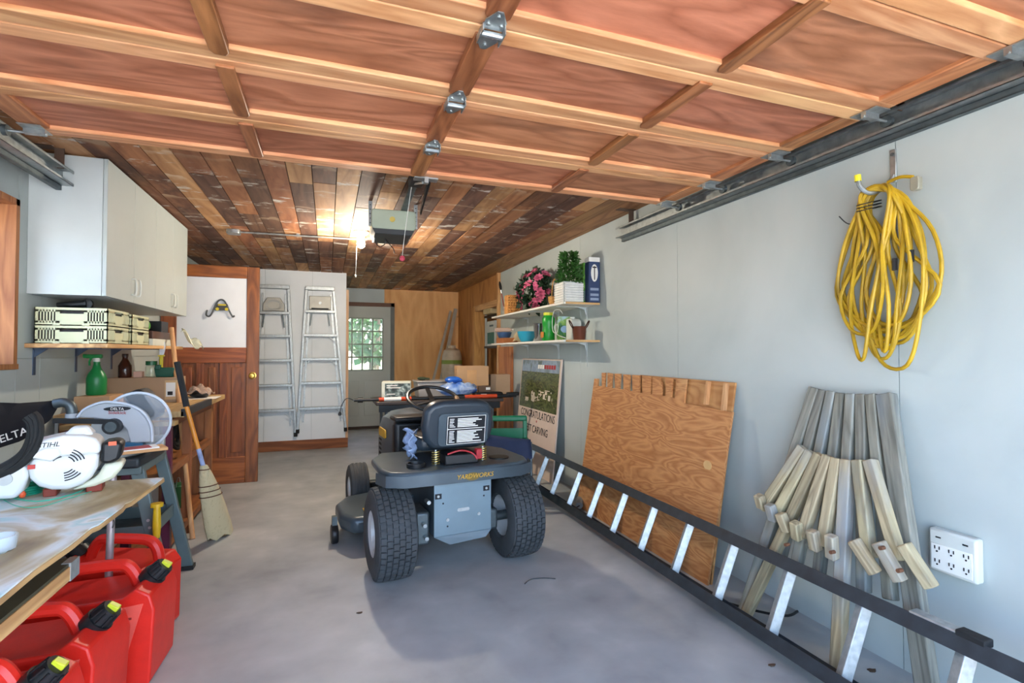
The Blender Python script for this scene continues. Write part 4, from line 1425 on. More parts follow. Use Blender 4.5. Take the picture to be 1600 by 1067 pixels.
for x in (-.125, .155):
    m = MB().tube([(x + .021 * math.cos(a), -.03 + .021 * math.sin(a), .578 + .075 * a / (2 * math.pi * 6)) for a in [2 * math.pi * 6 * i / 72 for i in range(73)]], .0035, 5)
    m.build('seat_spring', mat('gold_spring', '#a8955a', .35, .8), MW)
    MB().cyl((x, -.03, .575), (x, -.03, .66), .007, n=8).build('spring_bolt', STEEL, MW)
ba = MB().bx(-.085, .11, -.08, .10, .578, .632).build('battery', BLACK, MW, bevel=.006)
MB().tube(spline([(-.07, -.07, .637), (0, -.085, .655), (.07, -.08, .635), (.10, -.09, .60)], 6), .005, 6).build('red_cable', mat('red_cable', '#a3222a', .5), ba)
MB().bx(.095, .13, -.09, -.05, .60, .655).build('red_terminal', mat('red_cable', '#a3222a', .5), ba, bevel=.004)
# dash, hood, steering
hs_ = []
for y, w, zt, zb in ((.70, .20, .775, .36), (.82, .215, .795, .36), (1.05, .21, .785, .38), (1.28, .19, .75, .40), (1.40, .16, .69, .43), (1.44, .11, .62, .47)):
    ring = []
    h_ = zt - zb
    for a, b in ((-1, .0), (-1, .35), (-.98, .62), (-.85, .84), (-.5, .97), (0, 1.0), (.5, .97), (.85, .84), (.98, .62), (1, .35), (1, .0)):
        ring.append(V((a * w, y, zb + b * h_)))
    hs_.append(ring)
hd = MB().rings(hs_).build('hood', mat('grey_hood', '#4a525a', .4, .3, var=.1), MW)
for k in range(4):
    MB().bx(-.208, -.20, .95 + .0, 1.16, .44 + k * .035, .455 + k * .035).build('side_vent', INK, hd)
MB().prism(rrect(.22, .06, .02, 3, .98, .62), -.224, -.214, 'x').build('side_decal', DEC, hd)
MB().bx(-.21, .21, .62, .72, .36, .74).build('dash_tower', BLACK, MW, bevel=.03, seg=3)
MB().bx(-.22, .22, .55, .74, .74, .775).build('dash_top', BLACK, MW, bevel=.015)
MB().bx(-.05, .03, .614, .622, .62, .70).build('dash_label', DARKSTEEL, MW)
MB().bx(-.24, .24, .30, .80, .30, .335).build('floor_step', BODY, MW, bevel=.01)
stc = V((.015, .50, .895))
ST = M.Translation(stc) @ M.Rotation(R(24), 4, 'X')
sw = MB().tube([ST @ V((.165 * math.cos(a), .165 * math.sin(a), 0)) for a in [2 * math.pi * i / 36 for i in range(36)]], .0125, 8, closed=True).build('steering_wheel', BLACK, MW)
MB().tube([ST @ V((.165 * math.cos(a), .165 * math.sin(a), 0)) for a in [R(-70 + 8 * i) for i in range(10)]], .0145, 8).build('wheel_tape', mat('tan_tape', '#b08a62', .7), sw)
for a in (R(90), R(210), R(330)):
    MB().beam(ST @ V((0, 0, -.02)), ST @ V((.16 * math.cos(a), .16 * math.sin(a), 0)), .028, .008).build('spoke', BLACK, sw)
MB().cyl(ST @ V((0, 0, -.012)), ST @ V((0, 0, -.22)), .022, n=12).build('steering_column', BLACK, MW)
# cutting deck
dp = [(-.50, .42), (-.56, .55), (-.56, .80), (-.48, .96), (-.25, 1.03), (.22, 1.03), (.42, .92), (.46, .70), (.42, .48), (.2, .40)]
dk = MB().prism(dp, .10, .20).build('cutting_deck', BODY, MW, bevel=.03, seg=3)
MB().bx(-.42, -.34, .50, .58, .205, .21).build('deck_label', DEC, dk)
MB().cyl((-.20, .7, .20), (-.20, .7, .26), .06, n=16).build('spindle', BLACK, dk)
MB().lathe([(.055, -.02), (.06, -.012), (.06, .012), (.055, .02)], 18, M.Translation((-.585, .62, .06)) @ AX).build('gauge_wheel', BLACK, dk)
MB().bx(-.60, -.57, .60, .64, .05, .17).build('gauge_bracket', DARKSTEEL, dk)
MB().bx(-.34, -.24, .34, .50, .20, .40).build('belt_cover', BLACK, MW, bevel=.02)
# bag on the seat
bgm = MB()
r = random.Random(9)
bgm.grid(lambda u, v: V((-.245 + .05 * math.sin(3.1 * u) + .014 * math.sin(17 * v + 7 * u), .06 + .14 * u, .60 + .15 * v + .012 * math.sin(13 * u + 9 * v))), 14, 12)
rb = ROOTM[MW.name]
bg = MB()
bg.v = [rb @ p for p in bgm.v]; bg.f = bgm.f
tag(bg.build('plastic_bag', mat('pale_blue_film', '#8fa3c4', .25, var=.3, scale=30), thick=.003), 'crumpled pale blue plastic bag hanging off the mower seat', 'bag')

# ------------------------------------------------------------------ folding table behind the mower and its load
TY0, TY1, TX0, TX1, TZ = 4.85, 5.45, .42, 1.66, .745
t = thing('folding_table', 'dark folding table loaded with boxes behind the mower', 'table', ((TX0 + TX1) / 2, 5.15, 0))
MB().bx(TX0, TX1, TY0, TY1, TZ - .035, TZ).build('table_top', mat('brown_black_table', '#3b302b', .5), t, world=True, bevel=.008)
MB().bx(TX0 + .03, TX1 - .03, TY0 + .03, TY0 + .05, TZ - .10, TZ - .035).build('apron', BLACK, t, world=True)
for x in (TX0 + .1, TX1 - .1):
    for y in (TY0 + .06, TY1 - .06):
        MB().cyl((x, y, 0), (x, y, TZ - .035), .015, n=10).build('leg', DARKSTEEL, t, world=True)
def on_table(px, y):
    p = P(px, 600, Y=y)
    return V((p.x, y, TZ))
c = on_table(620, 5.05)
t = boxthing('pump_carton', 'white carton with a dark machine picture on the dark table', 'box', c, .27, .20, .175, mat('cream_white_carton', '#cfd0c0', .6), R(-10))
MB().bx(-.105, .13, -.102, -.1, .01, .16).build('picture', patches('machine_print', ['#1c2420', '#3c4a46', '#7e8c86', '#c8d0ca'], 22, .5, contrast=(.35, .7)), t)
for zz, ww in ((.14, .10), (.12, .13), (.06, .08)):
    MB().bx(-.09, -.09 + ww, -.1035, -.1015, zz - .004, zz + .004).build('print_bar', PAPER, t)
c = on_table(676, 5.27)
t = thing('clear_tub', 'milky plastic storage tub on the dark table', 'tub', c)
TUB = mat('milky_tub', '#a09a94', .3, var=.15)
MB().rings([[V((x * s_, y * s_, z)) for x, y in ((-.18, -.14), (.18, -.14), (.18, .14), (-.18, .14))] for z, s_ in ((0, .9), (.155, 1.0))]).build('body', TUB, t, bevel=.01)
MB().prism(rrect(.38, .30, .02, 2), .155, .168).build('rim', TUB, t, bevel=.004)
t = thing('work_gloves', 'dark green gloves on top of the milky tub', 'gloves', c + V((-.11, 0, .169)))
m = MB().ball((0, 0, .018), (.05, .04, .018), 12, 6)
m.build('palm', mat('dark_green_cloth', '#35402c', .9), t)
for k in range(4):
    MB().tube([(.03, -.03 + k * .02, .018), (.08 - .008 * abs(k - 1.5), -.04 + k * .026, .014)], [.011, .008], 8).build('finger', mat('dark_green_cloth', '#35402c', .9), t)
MB().tube([(-.01, .03, .018), (.02, .07, .012)], [.012, .008], 8).build('thumb', mat('dark_green_cloth', '#35402c', .9), t)
c = on_table(733, 5.33)
t = boxthing('parcel_box', 'tan cardboard parcel box at the back of the dark table', 'box', c + V((.03, .02, 0)), .34, .2, .27, CARD2, R(-6))
MB().bx(-.06, .04, -.102, -.1, .02, .268).build('tape', mat('tan_tape2', '#c2935e', .5), t)
for s_ in (-1, 1):
    MB().bx(-.17, .17, s_ * .1, s_ * .1 + .004, .268, .31, M.Identity(4)).build('flap', CARD2, t)
c = on_table(770, 5.36)
t = boxthing('flat_carton', 'greyish brown carton at the right end of the dark table', 'box', c + V((.07, 0, 0)), .22, .14, .215, CARD, R(-4))
c = on_table(711, 5.0) + V((0, 0, .018))
t = thing('blue_bag', 'shiny blue and white plastic bag on the table front', 'bag', c + V((.03, 0, 0)))
r = random.Random(4)
bgm = MB()
nn, kk = 22, 10
rings = []
for i in range(1, kk):
    ph = math.pi * i / kk
    rings.append([V((.20 * math.sin(ph) * math.cos(a) * (1 + .12 * math.sin(5 * a + i)), .10 * math.sin(ph) * math.sin(a), .065 - .065 * math.cos(ph) * (1 + .25 * math.sin(3 * a + 2 * i)) + .012 * r.random())) for a in [2 * math.pi * j / nn for j in range(nn)]])
bgm.rings(rings).build('film', patches('blue_white_film', ['#2f5fb8', '#6d8fc8', '#a8bcd8', '#3a6ac0'], 9, .25), t)
t = thing('blue_pouch', 'small bright blue pouch on top of the plastic bag', 'pouch', c + V((-.01, .05, .128)))
MB().ball((0, 0, .035), (.085, .06, .035), 14, 8).build('pouch', mat('bright_blue_film', '#2a66c4', .3, var=.15), t)
MB().ball((.05, 0, .03), (.05, .045, .02), 12, 6).build('fold', mat('bright_blue_film', '#2a66c4', .3, var=.15), t)
c = on_table(762, 4.98)
t = thing('black_case', 'soft black case with white print on the table front', 'case', c)
MB().prism(rrect(.30, .055, .025, 4, 0, .028), -.06, .06, 'y').build('body', BLACK, t, bevel=.012)
MB().bx(-.09, -.03, -.0615, -.0595, .018, .040).build('print_bar', PAPER, t)
t = boxthing('brown_block', 'small dark brown box with a paper label on the black case', 'box', c + V((-.03, .03, .056)), .12, .07, .06, mat('dark_brown_card', '#5d4838', .8))
MB().bx(.01, .055, -.0365, -.035, .02, .045).build('paper_label', PAPER, t)
# pole saw
a = P(553, 622, Y=4.87); b = P(806, 618, Y=4.87)
a.z = b.z = TZ + .02
t = thing('pole_saw', 'long black and orange pole tool along the table edge', 'pole saw', ((a.x + b.x) / 2, 4.87, TZ))
def seg(f0, f1, rr, m, nm):
    MB().cyl(a.lerp(b, f0), a.lerp(b, f1), rr, n=12).build(nm, m, t, world=True)
ORG = mat('orange_grip', '#c2431c', .45)
seg(0.0, .16, .014, BLACK, 'handle'); seg(.02, .05, .024, BLACK, 'hand_guard'); seg(.16, .27, .019, PAPER, 'warning_sticker'); seg(.14, .17, .0195, ORG, 'collar')
seg(.27, .33, .019, ORG, 'grip_band'); seg(.33, .66, .016, BLACK, 'shaft'); seg(.66, .87, .0195, ORG, 'orange_sleeve'); seg(.87, 1.0, .018, BLACK, 'motor_end')
MB().bx(b.x - .1, b.x + .03, 4.85, 4.89, TZ + .02, TZ + .055).build('motor_head', BLACK, t, world=True, bevel=.01)
MB().tube(spline([a, a + V((-.06, 0, .02)), a + V((-.10, 0, -.03)), a + V((-.12, 0, -.10))], 6), .004, 6).build('power_lead', BLACK, t, world=True)
q_ = a + V((-.12, 0, -.10))
MB().lathe([(.008, 0), (.014, -.012), (.014, -.03), (.004, -.036)], 10, M.Translation(q_)).build('plug', BLACK, t, world=True)
# stool and oddments under / beside the table
t = thing('green_cart', 'green plastic garden caddy between mower and ladder', 'garden caddy', (1.38, 3.98, 0), (0, 0, R(-16)))
GP = mat('garden_green_plastic', '#12704a', .4, var=.1)
MB().rings([[V((x * s_, y * s_, z)) for x, y in ((-.18, -.14), (.18, -.14), (.18, .14), (-.18, .14))] for z, s_ in ((.0, .85), (.45, 1.0))]).build('bin', GP, t, bevel=.02)
MB().bx(-.20, .20, -.16, .16, .45, .475).build('rim', GP, t, bevel=.008)
for x in (-.17, .15):
    MB().bx(x, x + .035, .11, .145, .475, .66).build('handle_post', GP, t, bevel=.006)
MB().bx(-.17, .185, .105, .15, .62, .665).build('handle_bar', GP, t, bevel=.012)
MB().bx(-.135, .15, .12, .135, .475, .56).build('back_panel', GP, t)
for x in (-.09, 0, .09):
    MB().bx(x - .012, x + .012, -.149, -.128, .12, .42).build('side_rib', GP, t, bevel=.006)
t = thing('navy_sling', 'folded navy canvas camp chair resting against the green caddy', 'camp chair', (1.30, 3.72, 0), (0, 0, R(-14)))
NV = mat('navy_canvas', '#25324f', .8, var=.12)
MB().grid(lambda u, v: V((-.17 + .36 * u, -.04 + .10 * v - .03 * math.sin(math.pi * u), .40 + .17 * v + .0 * u - .12 * (1 - abs(2 * u - 1)) * (1 - v) - .05 * v * u)), 10, 8).build('sling', NV, t, thick=.008)
for (p0, p1) in (((-.17, 0, 0), (-.17, .06, .57)), ((.19, 0, 0), (.19, .06, .50)), ((-.17, .02, .02), (.19, .05, .40))):
    MB().cyl(p0, p1, .011, n=10).build('tube_leg', DARKSTEEL, t)
MB().bx(-.185, -.155, .04, .075, .52, .60).build('corner', BLACK, t, bevel=.006)
# power tool by the ladder foot
c = P(868, 762, Z=.03)
t = thing('angle_tool', 'small grey power tool with its black lead under the ladder', 'power tool', (1.86, 3.6, 0), (0, 0, R(60)))
MB().tube([(-.12, 0, .04), (-.02, 0, .045), (.10, 0, .04)], [.026, .034, .03], 12).build('body', mat('grey_tool', '#7c7d78', .5), t)
MB().bx(.08, .16, -.04, .04, .005, .06).build('head', STEEL, t, bevel=.01)
MB().tube(spline([(-.12, 0, .04), (-.2, .05, .02), (-.25, -.05, .008), (-.15, -.12, .008), (-.05, -.1, .008)], 6), .005, 6).build('power_lead', BLACK, t)
# ------------------------------------------------------------------ brown panelled door standing open on the left
DY, DXA, DXB, DH = 5.30, -1.39, -.605, 1.995
FIR = wood('red_fir_door', '#5c2f18', '#8c5029', 'z', 1.2, .42, rings=6, var=.08)
FIRX = wood('red_fir_door_x', '#6b3518', '#a05a2c', 'x', 1.2, .42, rings=6, var=.08)
D2 = tag(bpy.data.objects.new('door_2', None), 'red-brown panelled wooden door standing open across the left side', kind=S)
COL.objects.link(D2)
def dbox(x0, x1, z0, z1, y0, y1, nm, m, bev=.004, par=None):
    return MB().bx(x0, x1, y0, y1, z0, z1).build(nm, m, par or D2, bevel=bev)
y0, y1 = DY, DY + .04
zt, zm = 1.885, 1.245
dbox(DXB - .105, DXB, .0, DH, y0, y1, 'stile', FIR); dbox(DXA, DXA + .12, .0, DH, y0, y1, 'stile', FIR)
dbox(DXA + .12, DXB - .105, zt, DH, y0, y1, 'rail', FIRX)
dbox(DXA + .12, DXB - .105, zm - .14, zm, y0, y1, 'rail', FIRX)
dbox(DXA + .12, DXB - .105, .0, .24, y0, y1, 'rail', FIRX)
dbox(DXA + .12, DXB - .105, zm, zt, y0 + .008, y0 + .02, 'upper_panel', mat('glossy_white_panel', '#d6dadf', .12, var=.03), .001)
w_ = (DXB - .105 - DXA - .12)
xs_ = [DXA + .12 + w_ * k / 3 for k in range(4)]
for k in range(3):
    if k:
        dbox(xs_[k] - .03, xs_[k] + .03, .24, zm - .14, y0, y1, 'muntin', FIR)
    a_, b_ = xs_[k] + (.03 if k else 0), xs_[k + 1] - (.03 if k < 2 else 0)
    dbox(a_, b_, .24, zm - .14, y0 + .018, y0 + .026, 'panel', FIR, 0)
    dbox(a_ + .035, b_ - .035, .28, zm - .18, y0 + .010, y0 + .02, 'raised_field', FIR, .006)
kn = MB().lathe([(.033, 0), (.033, .006), (.012, .01), (.012, .03), (.024, .038), (.028, .052), (.02, .062), (.001, .064)], 18, M.Translation((DXB - .05, DY, .985)) @ M.Rotation(R(90), 4, 'X')).build('knob', BRASS, D2)
# hook on the upper panel
c = P(345, 480, Y=DY)
t = thing('hanging_hook', 'grey and yellow tool hook fixed to the white door panel', 'hook', (c.x, DY + .004, c.z))
GR = mat('grey_hook_steel', '#60666a', .4, .7)
MB().tube(spline([(-.11, 0, -.03), (-.112, -.02, -.075), (-.085, -.025, -.085), (-.06, -.02, -.04), (-.035, -.012, .03), (-.01, -.01, .065), (.02, -.01, .065), (.045, -.012, .03), (.075, -.02, -.04), (.10, -.022, -.085), (.115, -.02, -.075)], 6), .0075, 8).build('bent_rod', GR, t)
MB().prism([(-.045, -.03), (.075, -.03), (.055, .03), (-.025, .03)], -.02, -.003, 'y').build('bracket', mat('dark_bracket', '#3c3c3a', .5), t, bevel=.003)
for k, x in enumerate((-.025, .05)):
    MB().cyl((x, -.026, -.018), (x, -.02, -.018), .014, n=14).build('yellow_roller', mat('yellow_plastic', '#c9b52a', .4), t)
MB().bx(-.02, .045, -.024, -.019, .015, .026).build('yellow_bar', mat('yellow_plastic', '#c9b52a', .4), t)

# ------------------------------------------------------------------ step ladders on the partition
def step_ladder(tl, tr, bl, br, label, panel, ys):
    yw = YP - .03
    TL, TR, BL, BR = [P(*q_, Y=yw) for q_ in (tl, tr, bl, br)]
    t = thing('step_ladder', label, 'step ladder', ((BL.x + BR.x) / 2, yw, 0), group='aluminium step ladders on the partition')
    for a, b in ((TL, BL), (TR, BR)):
        MB().beam(a, b, .03, .05, (0, 1, 0)).build('side_rail', ALU, t, world=True, bevel=.003)
        s_ = 1 if a is TL else -1
        MB().beam(a + V((s_ * .035, .018, -.06)), b + V((s_ * .06, .018, .1)), .02, .02, (0, 1, 0)).build('rear_leg', ALU, t, world=True)
    def at(f):
        return TL.lerp(BL, f), TR.lerp(BR, f)
    MB().bx(TL.x - .012, TR.x + .012, yw - .05, yw + .02, TL.z - .01, TL.z + .035).build('top_cap', ALU, t, world=True, bevel=.004)
    for k, yy in enumerate(ys):
        zz = P((tl[0] + tr[0]) / 2, yy, Y=yw).z
        f = (TL.z - zz) / (TL.z - BL.z)
        a, b = at(f)
        st = MB().bx(a.x, b.x, yw - .055, yw + .01, zz - .016, zz + .016).build('step', ALU, t, world=True, bevel=.003)
        MB().bx(a.x + .01, b.x - .01, yw - .057, yw - .01, zz + .016, zz + .019).build('step_tread', mat('worn_tread', '#7b7467', .6, .4), st, world=True) if False else None
        if k in (1, 2, len(ys) - 1) and panel != 'basin' or k == len(ys) - 1:
            for p, s_ in ((a, 1), (b, -1)):
                MB().beam(p + V((s_ * .10, -.03, -.012)), p + V((s_ * .005, -.03, -.10)), .008, .018, (0, 1, 0)).build('brace', ALU, t, world=True)
    zz = P(0, 0, Y=yw).z
    z1 = P((tl[0] + tr[0]) / 2, ys[0] - 3, Y=yw).z; z2 = P((tl[0] + tr[0]) / 2, ys[0] - 24, Y=yw).z
    a, b = at((TL.z - z2) / (TL.z - BL.z))
    pb = MB()
    w2 = b.x - a.x
    if panel == 'basin':
        pb.prism([(a.x + .05, z1), (b.x - .05, z1), (b.x - .05, z1 + (z2 - z1) * .5), (b.x - .1, z2), (a.x + .1, z2), (a.x + .05, z1 + (z2 - z1) * .5)], yw - .02, yw, 'y')
    else:
        pb.bx(a.x + .035, b.x - .035, yw - .02, yw, z1, z2)
    pp_ = pb.build('bucket_shelf', mat('dull_alu_panel', '#a9a69c', .5, .5, var=.12), t, world=True, bevel=.006)
    if panel == 'basin':
        for rr in (.06, .075):
            MB().tube([V(((a.x + b.x) / 2 + rr * 1.15 * math.cos(q_), yw - .021, (z1 + z2) / 2 - .01 + rr * .8 * math.sin(q_))) for q_ in [2 * math.pi * i / 24 for i in range(24)]], .003, 5, closed=True).build('pressed_ring', ALU, pp_, world=True)
    else:
        MB().cyl(((a.x + b.x) / 2, yw - .024, (z1 + z2) / 2), ((a.x + b.x) / 2, yw - .02, (z1 + z2) / 2), .018, n=14).build('pressed_boss', ALU, pp_, world=True)
        MB().bx((a.x + b.x) / 2 - .1, (a.x + b.x) / 2 + .1, yw - .023, yw - .019, z1 + .005, z1 + .02).build('label_strip', INK, pp_, world=True)
    for s_ in (-1, 1):
        p = a if s_ < 0 else b
        MB().beam(p + V((-s_ * .07, -.03, z1 - p.z - .03)), p + V((-s_ * .05, -.02, z1 - p.z - .2)), .012, .02, (0, 1, 0)).build('spreader', DARKSTEEL, t, world=True)
    for b_ in (BL, BR):
        MB().bx(b_.x - .02, b_.x + .02, yw - .03, yw + .03, b_.z - .03, b_.z + .02).build('foot', BLACKM, t, world=True, bevel=.004)
    return t
step_ladder((405, 449), (451, 452), (388, 676), (462, 678), 'step ladder with a round-pressed bucket shelf nearer the brown door', 'basin', (489, 525, 563, 602, 641))
step_ladder((479, 452), (521, 453), (465, 673), (540, 670), 'step ladder with a square bucket shelf near the partition corner', 'square', (487, 524, 561, 598, 637))

# ------------------------------------------------------------------ wall cabinet
CX0, CX1, CY0, CY1, CZ0, CZ1 = XL, -1.075, 3.18, 4.78, 1.49, 2.20
t = thing('wall_cabinet', 'long white wall cabinet under the ceiling boards on the left', 'cabinet', (XL, (CY0 + CY1) / 2, CZ0))
MB().bx(CX0, CX1 - .02, CY0, CY1, CZ0, CZ1).build('body', WHITE, t, world=True, bevel=.002)
n_ = 4
for k in range(n_):
    a_, b_ = CY0 + (CY1 - CY0) * k / n_, CY0 + (CY1 - CY0) * (k + 1) / n_
    d_ = MB().bx(CX1 - .019, CX1, a_ + .0015, b_ - .0015, CZ0, CZ1).build('door', mat('grey_white_door', '#b2bab6', .4, var=.02), t, world=True, bevel=.002)
    hy = b_ - .035 if k % 2 == 0 else a_ + .035
    hz = CZ0 + .09
    MB().tube(spline([(CX1, hy, hz - .045), (CX1 + .022, hy, hz - .04), (CX1 + .022, hy, hz + .04), (CX1, hy, hz + .045)], 5), .005, 8).build('handle', WHITE_PL, d_, world=True)

# ------------------------------------------------------------------ left shelf
SZ = 1.245
t = thing('left_shelf', 'brown wooden wall shelf on blue brackets below the cabinet', 'shelf', (XL, 3.85, SZ - .022))
MB().bx(XL, -1.06, 3.17, 4.62, SZ - .022, SZ).build('board', PINE, t, world=True, bevel=.003)
BLU = mat('slate_blue_bracket', '#48566a', .5, .3)
for yy in (3.26, 3.72, 4.25):
    m = MB().bx(XL, XL + .004, yy - .012, yy + .012, SZ - .16, SZ - .022)
    m.bx(XL, -1.12, yy - .012, yy + .012, SZ - .026, SZ - .022)
    m.prism([(XL + .004, SZ - .07), (XL + .004, SZ - .026), (XL + .06, SZ - .026)], yy - .002, yy + .002, 'y')
    m.build('bracket', BLU, t, world=True)
CRT = mat('cream_crate_plastic', '#cfd0a8', .45, var=.06)
def crate(name, lab, x0, x1, y0, y1, z, h):
    t = thing(name, lab, 'crate', ((x0 + x1) / 2, (y0 + y1) / 2, z), group='cream storage crates on the left shelf')
    w = x1 - x0
    W = MB()
    # slotted front and back, solid floor; the slots are real openings
    def face(ax0, ax1, put):
        L_ = ax1 - ax0
        put(ax0, ax1, 0, .012); put(ax0, ax1, h - .012, h)
        def solid(f0, f1, z0=.012, z1=h - .012):
            put(ax0 + L_ * f0, ax0 + L_ * f1, z0, z1)
        for base in (0.0, .665):
            solid(base, base + .05)
            for k in range(6):
                f = base + .05 + k * .041
                solid(f + .023, f + .041)
            solid(base + .298, base + .335)
            solid(base, base + .335, .012, .022); solid(base, base + .335, h - .022, h - .012)
        solid(.335, .665, .012, h * .66)
    for yy in (y0, y1 - .004):
        face(x0, x1, lambda a, b, c, d: W.bx(a, b, yy, yy + .004, z + c, z + d))
    for xx in (x0, x1 - .004):
        face(y0, y1, lambda a, b, c, d: W.bx(xx, xx + .004, a, b, z + c, z + d))
    W.bx(x0, x1, y0, y1, z, z + .004)
    W.build('body', CRT, t, world=True)
    MB().bx(x0 + .008, x1 - .008, y0 + .012, y1 - .012, z + .005, z + h * .8).build('contents', mat('dark_junk', '#2e2c2a', .8, var=.5, scale=30), t, world=True)
    for fx in (.3, .7):
        MB().bx(x0 + w * fx - .015, x0 + w * fx + .015, y0 - .004, y0 + .002, z - .006 + .006, z + .008).build('clip', CRT, t, world=True)
crate('storage_crate', 'front upper cream slotted crate below the cabinet', -1.375, -1.072, 3.20, 3.50, SZ + .092, .09)
crate('storage_crate', 'front lower cream slotted crate below the cabinet', -1.375, -1.072, 3.20, 3.50, SZ, .09)
crate('storage_crate', 'rear upper cream slotted crate behind the front pair', -1.375, -1.075, 3.56, 3.86, SZ + .092, .085)
crate('storage_crate', 'rear lower cream slotted crate behind the front pair', -1.375, -1.075, 3.56, 3.86, SZ, .09)
t = thing('hose_nozzle', 'small black nozzle lying on the front upper crate', 'nozzle', (-1.27, 3.34, SZ + .184))
MB().tube([(-.07, 0, .02), (0, 0, .024), (.06, 0, .03)], [.012, .02, .024], 10).build('barrel', BLACK, t)
MB().cyl((.06, -.012, .03), (.06, .012, .03), .026, n=12).build('ring', BLACK, t)
t = thing('seed_bag', 'small green plastic bag behind the crates on the left shelf', 'bag', (-1.14, 3.95, SZ + .085))
MB().ball((0, 0, .045), (.05, .05, .045), 12, 8).build('film', patches('green_film', ['#2c6a24', '#5a9a3a', '#7fb0a0'], 18, .3), t)
t = boxthing('brown_tray', 'flat dark brown box on a white carton on the left shelf', 'box', (-1.16, 4.12, SZ + .045), .18, .42, .05, mat('dark_brown_film', '#4a2f26', .3))
t = boxthing('white_carton', 'flat white carton at the end of left shelf', 'carton', (-1.16, 4.12, SZ), .20, .46, .044, mat('cream_white_carton', '#cfd0c0', .6))
t = boxthing('black_tin', 'small black box with white edge on the left shelf', 'box', (-1.14, 4.22, SZ + .0955), .12, .16, .075, BLACK)
MB().bx(-.06, .0605, -.0815, -.078, .0, .075).bx(.045, .061, -.08, .08, .0, .075).build('white_edge', PAPER, t) if False else None
t = thing('clear_bags', 'clear plastic bag of small parts hanging over the shelf end', 'bag', (-1.07, 4.56, SZ + .002))
MB().grid(lambda u, v: V((.02 + .12 * u + .01 * math.sin(9 * v), -.06 + .14 * v, .11 - .12 * u + .03 * math.sin(6 * u + 4 * v))), 10, 8).build('film', glass('poly_film', '#d9dcc0', .15, .5), t, thick=.002)

# ------------------------------------------------------------------ far workbench
t = thing('workbench', 'wooden workbench with open shelves along the left wall', 'workbench', (-1.08, 4.0, 0))
BZ = .86
bx0, bx1, by0, by1 = XL + .01, -.855, 3.44, 4.66
OLDW = wood('old_bench_wood', '#8a6a44', '#bd9a68', 'y', 1, .65)
BRW = wood('brown_frame_wood', '#6a3c1e', '#9c6234', 'z', 1, .6)
BRWY = wood('brown_frame_wood_y', '#6a3c1e', '#9c6234', 'y', 1, .6)
MB().bx(bx0, bx1 + .075, by0, by1 + .04, BZ - .035, BZ).build('bench_top', OLDW, t, world=True, bevel=.003)
MB().bx(bx1 + .06, bx1 + .085, by0, 4.15, BZ - .03, BZ + .012).build('edging', BLACK, t, world=True)
for yy in (by0 + .02, 3.95, by1 - .05):
    MB().bx(bx1 - .05, bx1, yy, yy + .045, .0, BZ - .035).build('post', BRW, t, world=True)
    MB().bx(bx0 + .02, bx0 + .06, yy, yy + .045, .0, BZ - .035).build('post', BRW, t, world=True)
for zz in (.06, .48, BZ - .10):
    MB().bx(bx1 - .045, bx1 - .005, by0 + .065, by1 - .05, zz, zz + .045).build('rail', BRWY, t, world=True)
MB().bx(bx0 + .02, bx1 - .05, by0 + .02, by1 - .02, .07, .09).build('low_shelf', BRWY, t, world=True)
MB().bx(bx0 + .02, bx1 - .05, by0 + .02, by1 - .02, .485, .50).build('mid_shelf', BRWY, t, world=True)
MB().bx(bx0 + .0, bx0 + .015, by0 + .02, by1 - .02, .09, BZ - .04).build('back_panel', WHITE, t, world=True)
MB().bx(bx1 - .30, bx1 - .285, by0 + .02, by1 - .02, .09, BZ - .04).build('inner_panel', WHITE, t, world=True)
MB().bx(bx0 + .02, bx1 - .02, by1 - .022, by1 - .006, .05, BZ - .04).build('end_panel', BRW, t, world=True)
# things on the shelves of the bench
t = thing('coiled_hose', 'black coiled hose hanging inside the bench front', 'hose', (bx1 - .14, 4.2, .505))
MB().tube([V((.01 * math.sin(3 * a), .07 * math.cos(a), .11 + .11 * math.sin(a) + .004 * a)) for a in [2 * math.pi * i / 20 for i in range(50)]], .012, 8).build('coil', BLACKM, t)
t = thing('green_can', 'green can on the lower shelf of the bench', 'can', (bx1 - .15, 4.30, .091))
MB().lathe([(.055, 0), (.058, .004), (.058, .15), (.05, .16), (.05, .165), (.001, .165)], 18).build('body', mat('green_tin', '#2c6a3a', .4), t)
MB().tube([(0, .055 * math.cos(a), .15 + .06 * math.sin(a)) for a in [math.pi * i / 10 for i in range(11)]], .003, 5).build('bail', STEEL, t)

# on the bench top
c = P(222, 624, Y=4.12)
t = boxthing('brown_box', 'wide brown cardboard box on the far workbench', 'box', (-1.165, 4.18, BZ), .40, .22, .17, CARD)
MB().bx(.2005, .203, -.09, .04, .03, .14).build('shipping_label', PAPER, t)
MB().bx(.128, .201, -.1115, -.110, .02, .15).build('front_label', mat('tan_label', '#c7a578', .7), t)
MB().bx(.135, .19, -.1135, -.111, .04, .135).build('shipping_label', PAPER, t)
MB().bx(.145, .175, -.1145, -.113, .05, .075).build('barcode', INK, t)
c = P(166, 614, Y=3.75)
def bottle_spray(c, lab):
    t = thing('spray_bottle', lab, 'spray bottle', c)
    GS = mat('spray_green', '#177a3c', .35, var=.08)
    MB().lathe([(.045, 0), (.05, .008), (.05, .10), (.042, .125), (.022, .16), (.016, .185), (.017, .20)], 20).build('body', GS, t)
    MB().cyl((0, 0, .198), (0, 0, .22), .018, n=14).build('collar', WHITE_PL, t)
    MB().bx(-.055, .028, -.013, .013, .218, .243).build('trigger_head', GS, t, bevel=.006)
    MB().cyl((-.066, 0, .232), (-.052, 0, .232), .013, n=12).build('nozzle', GS, t)
    MB().tube([(-.028, 0, .22), (-.037, 0, .20), (-.036, 0, .175)], .006, 6).build('trigger', GS, t)
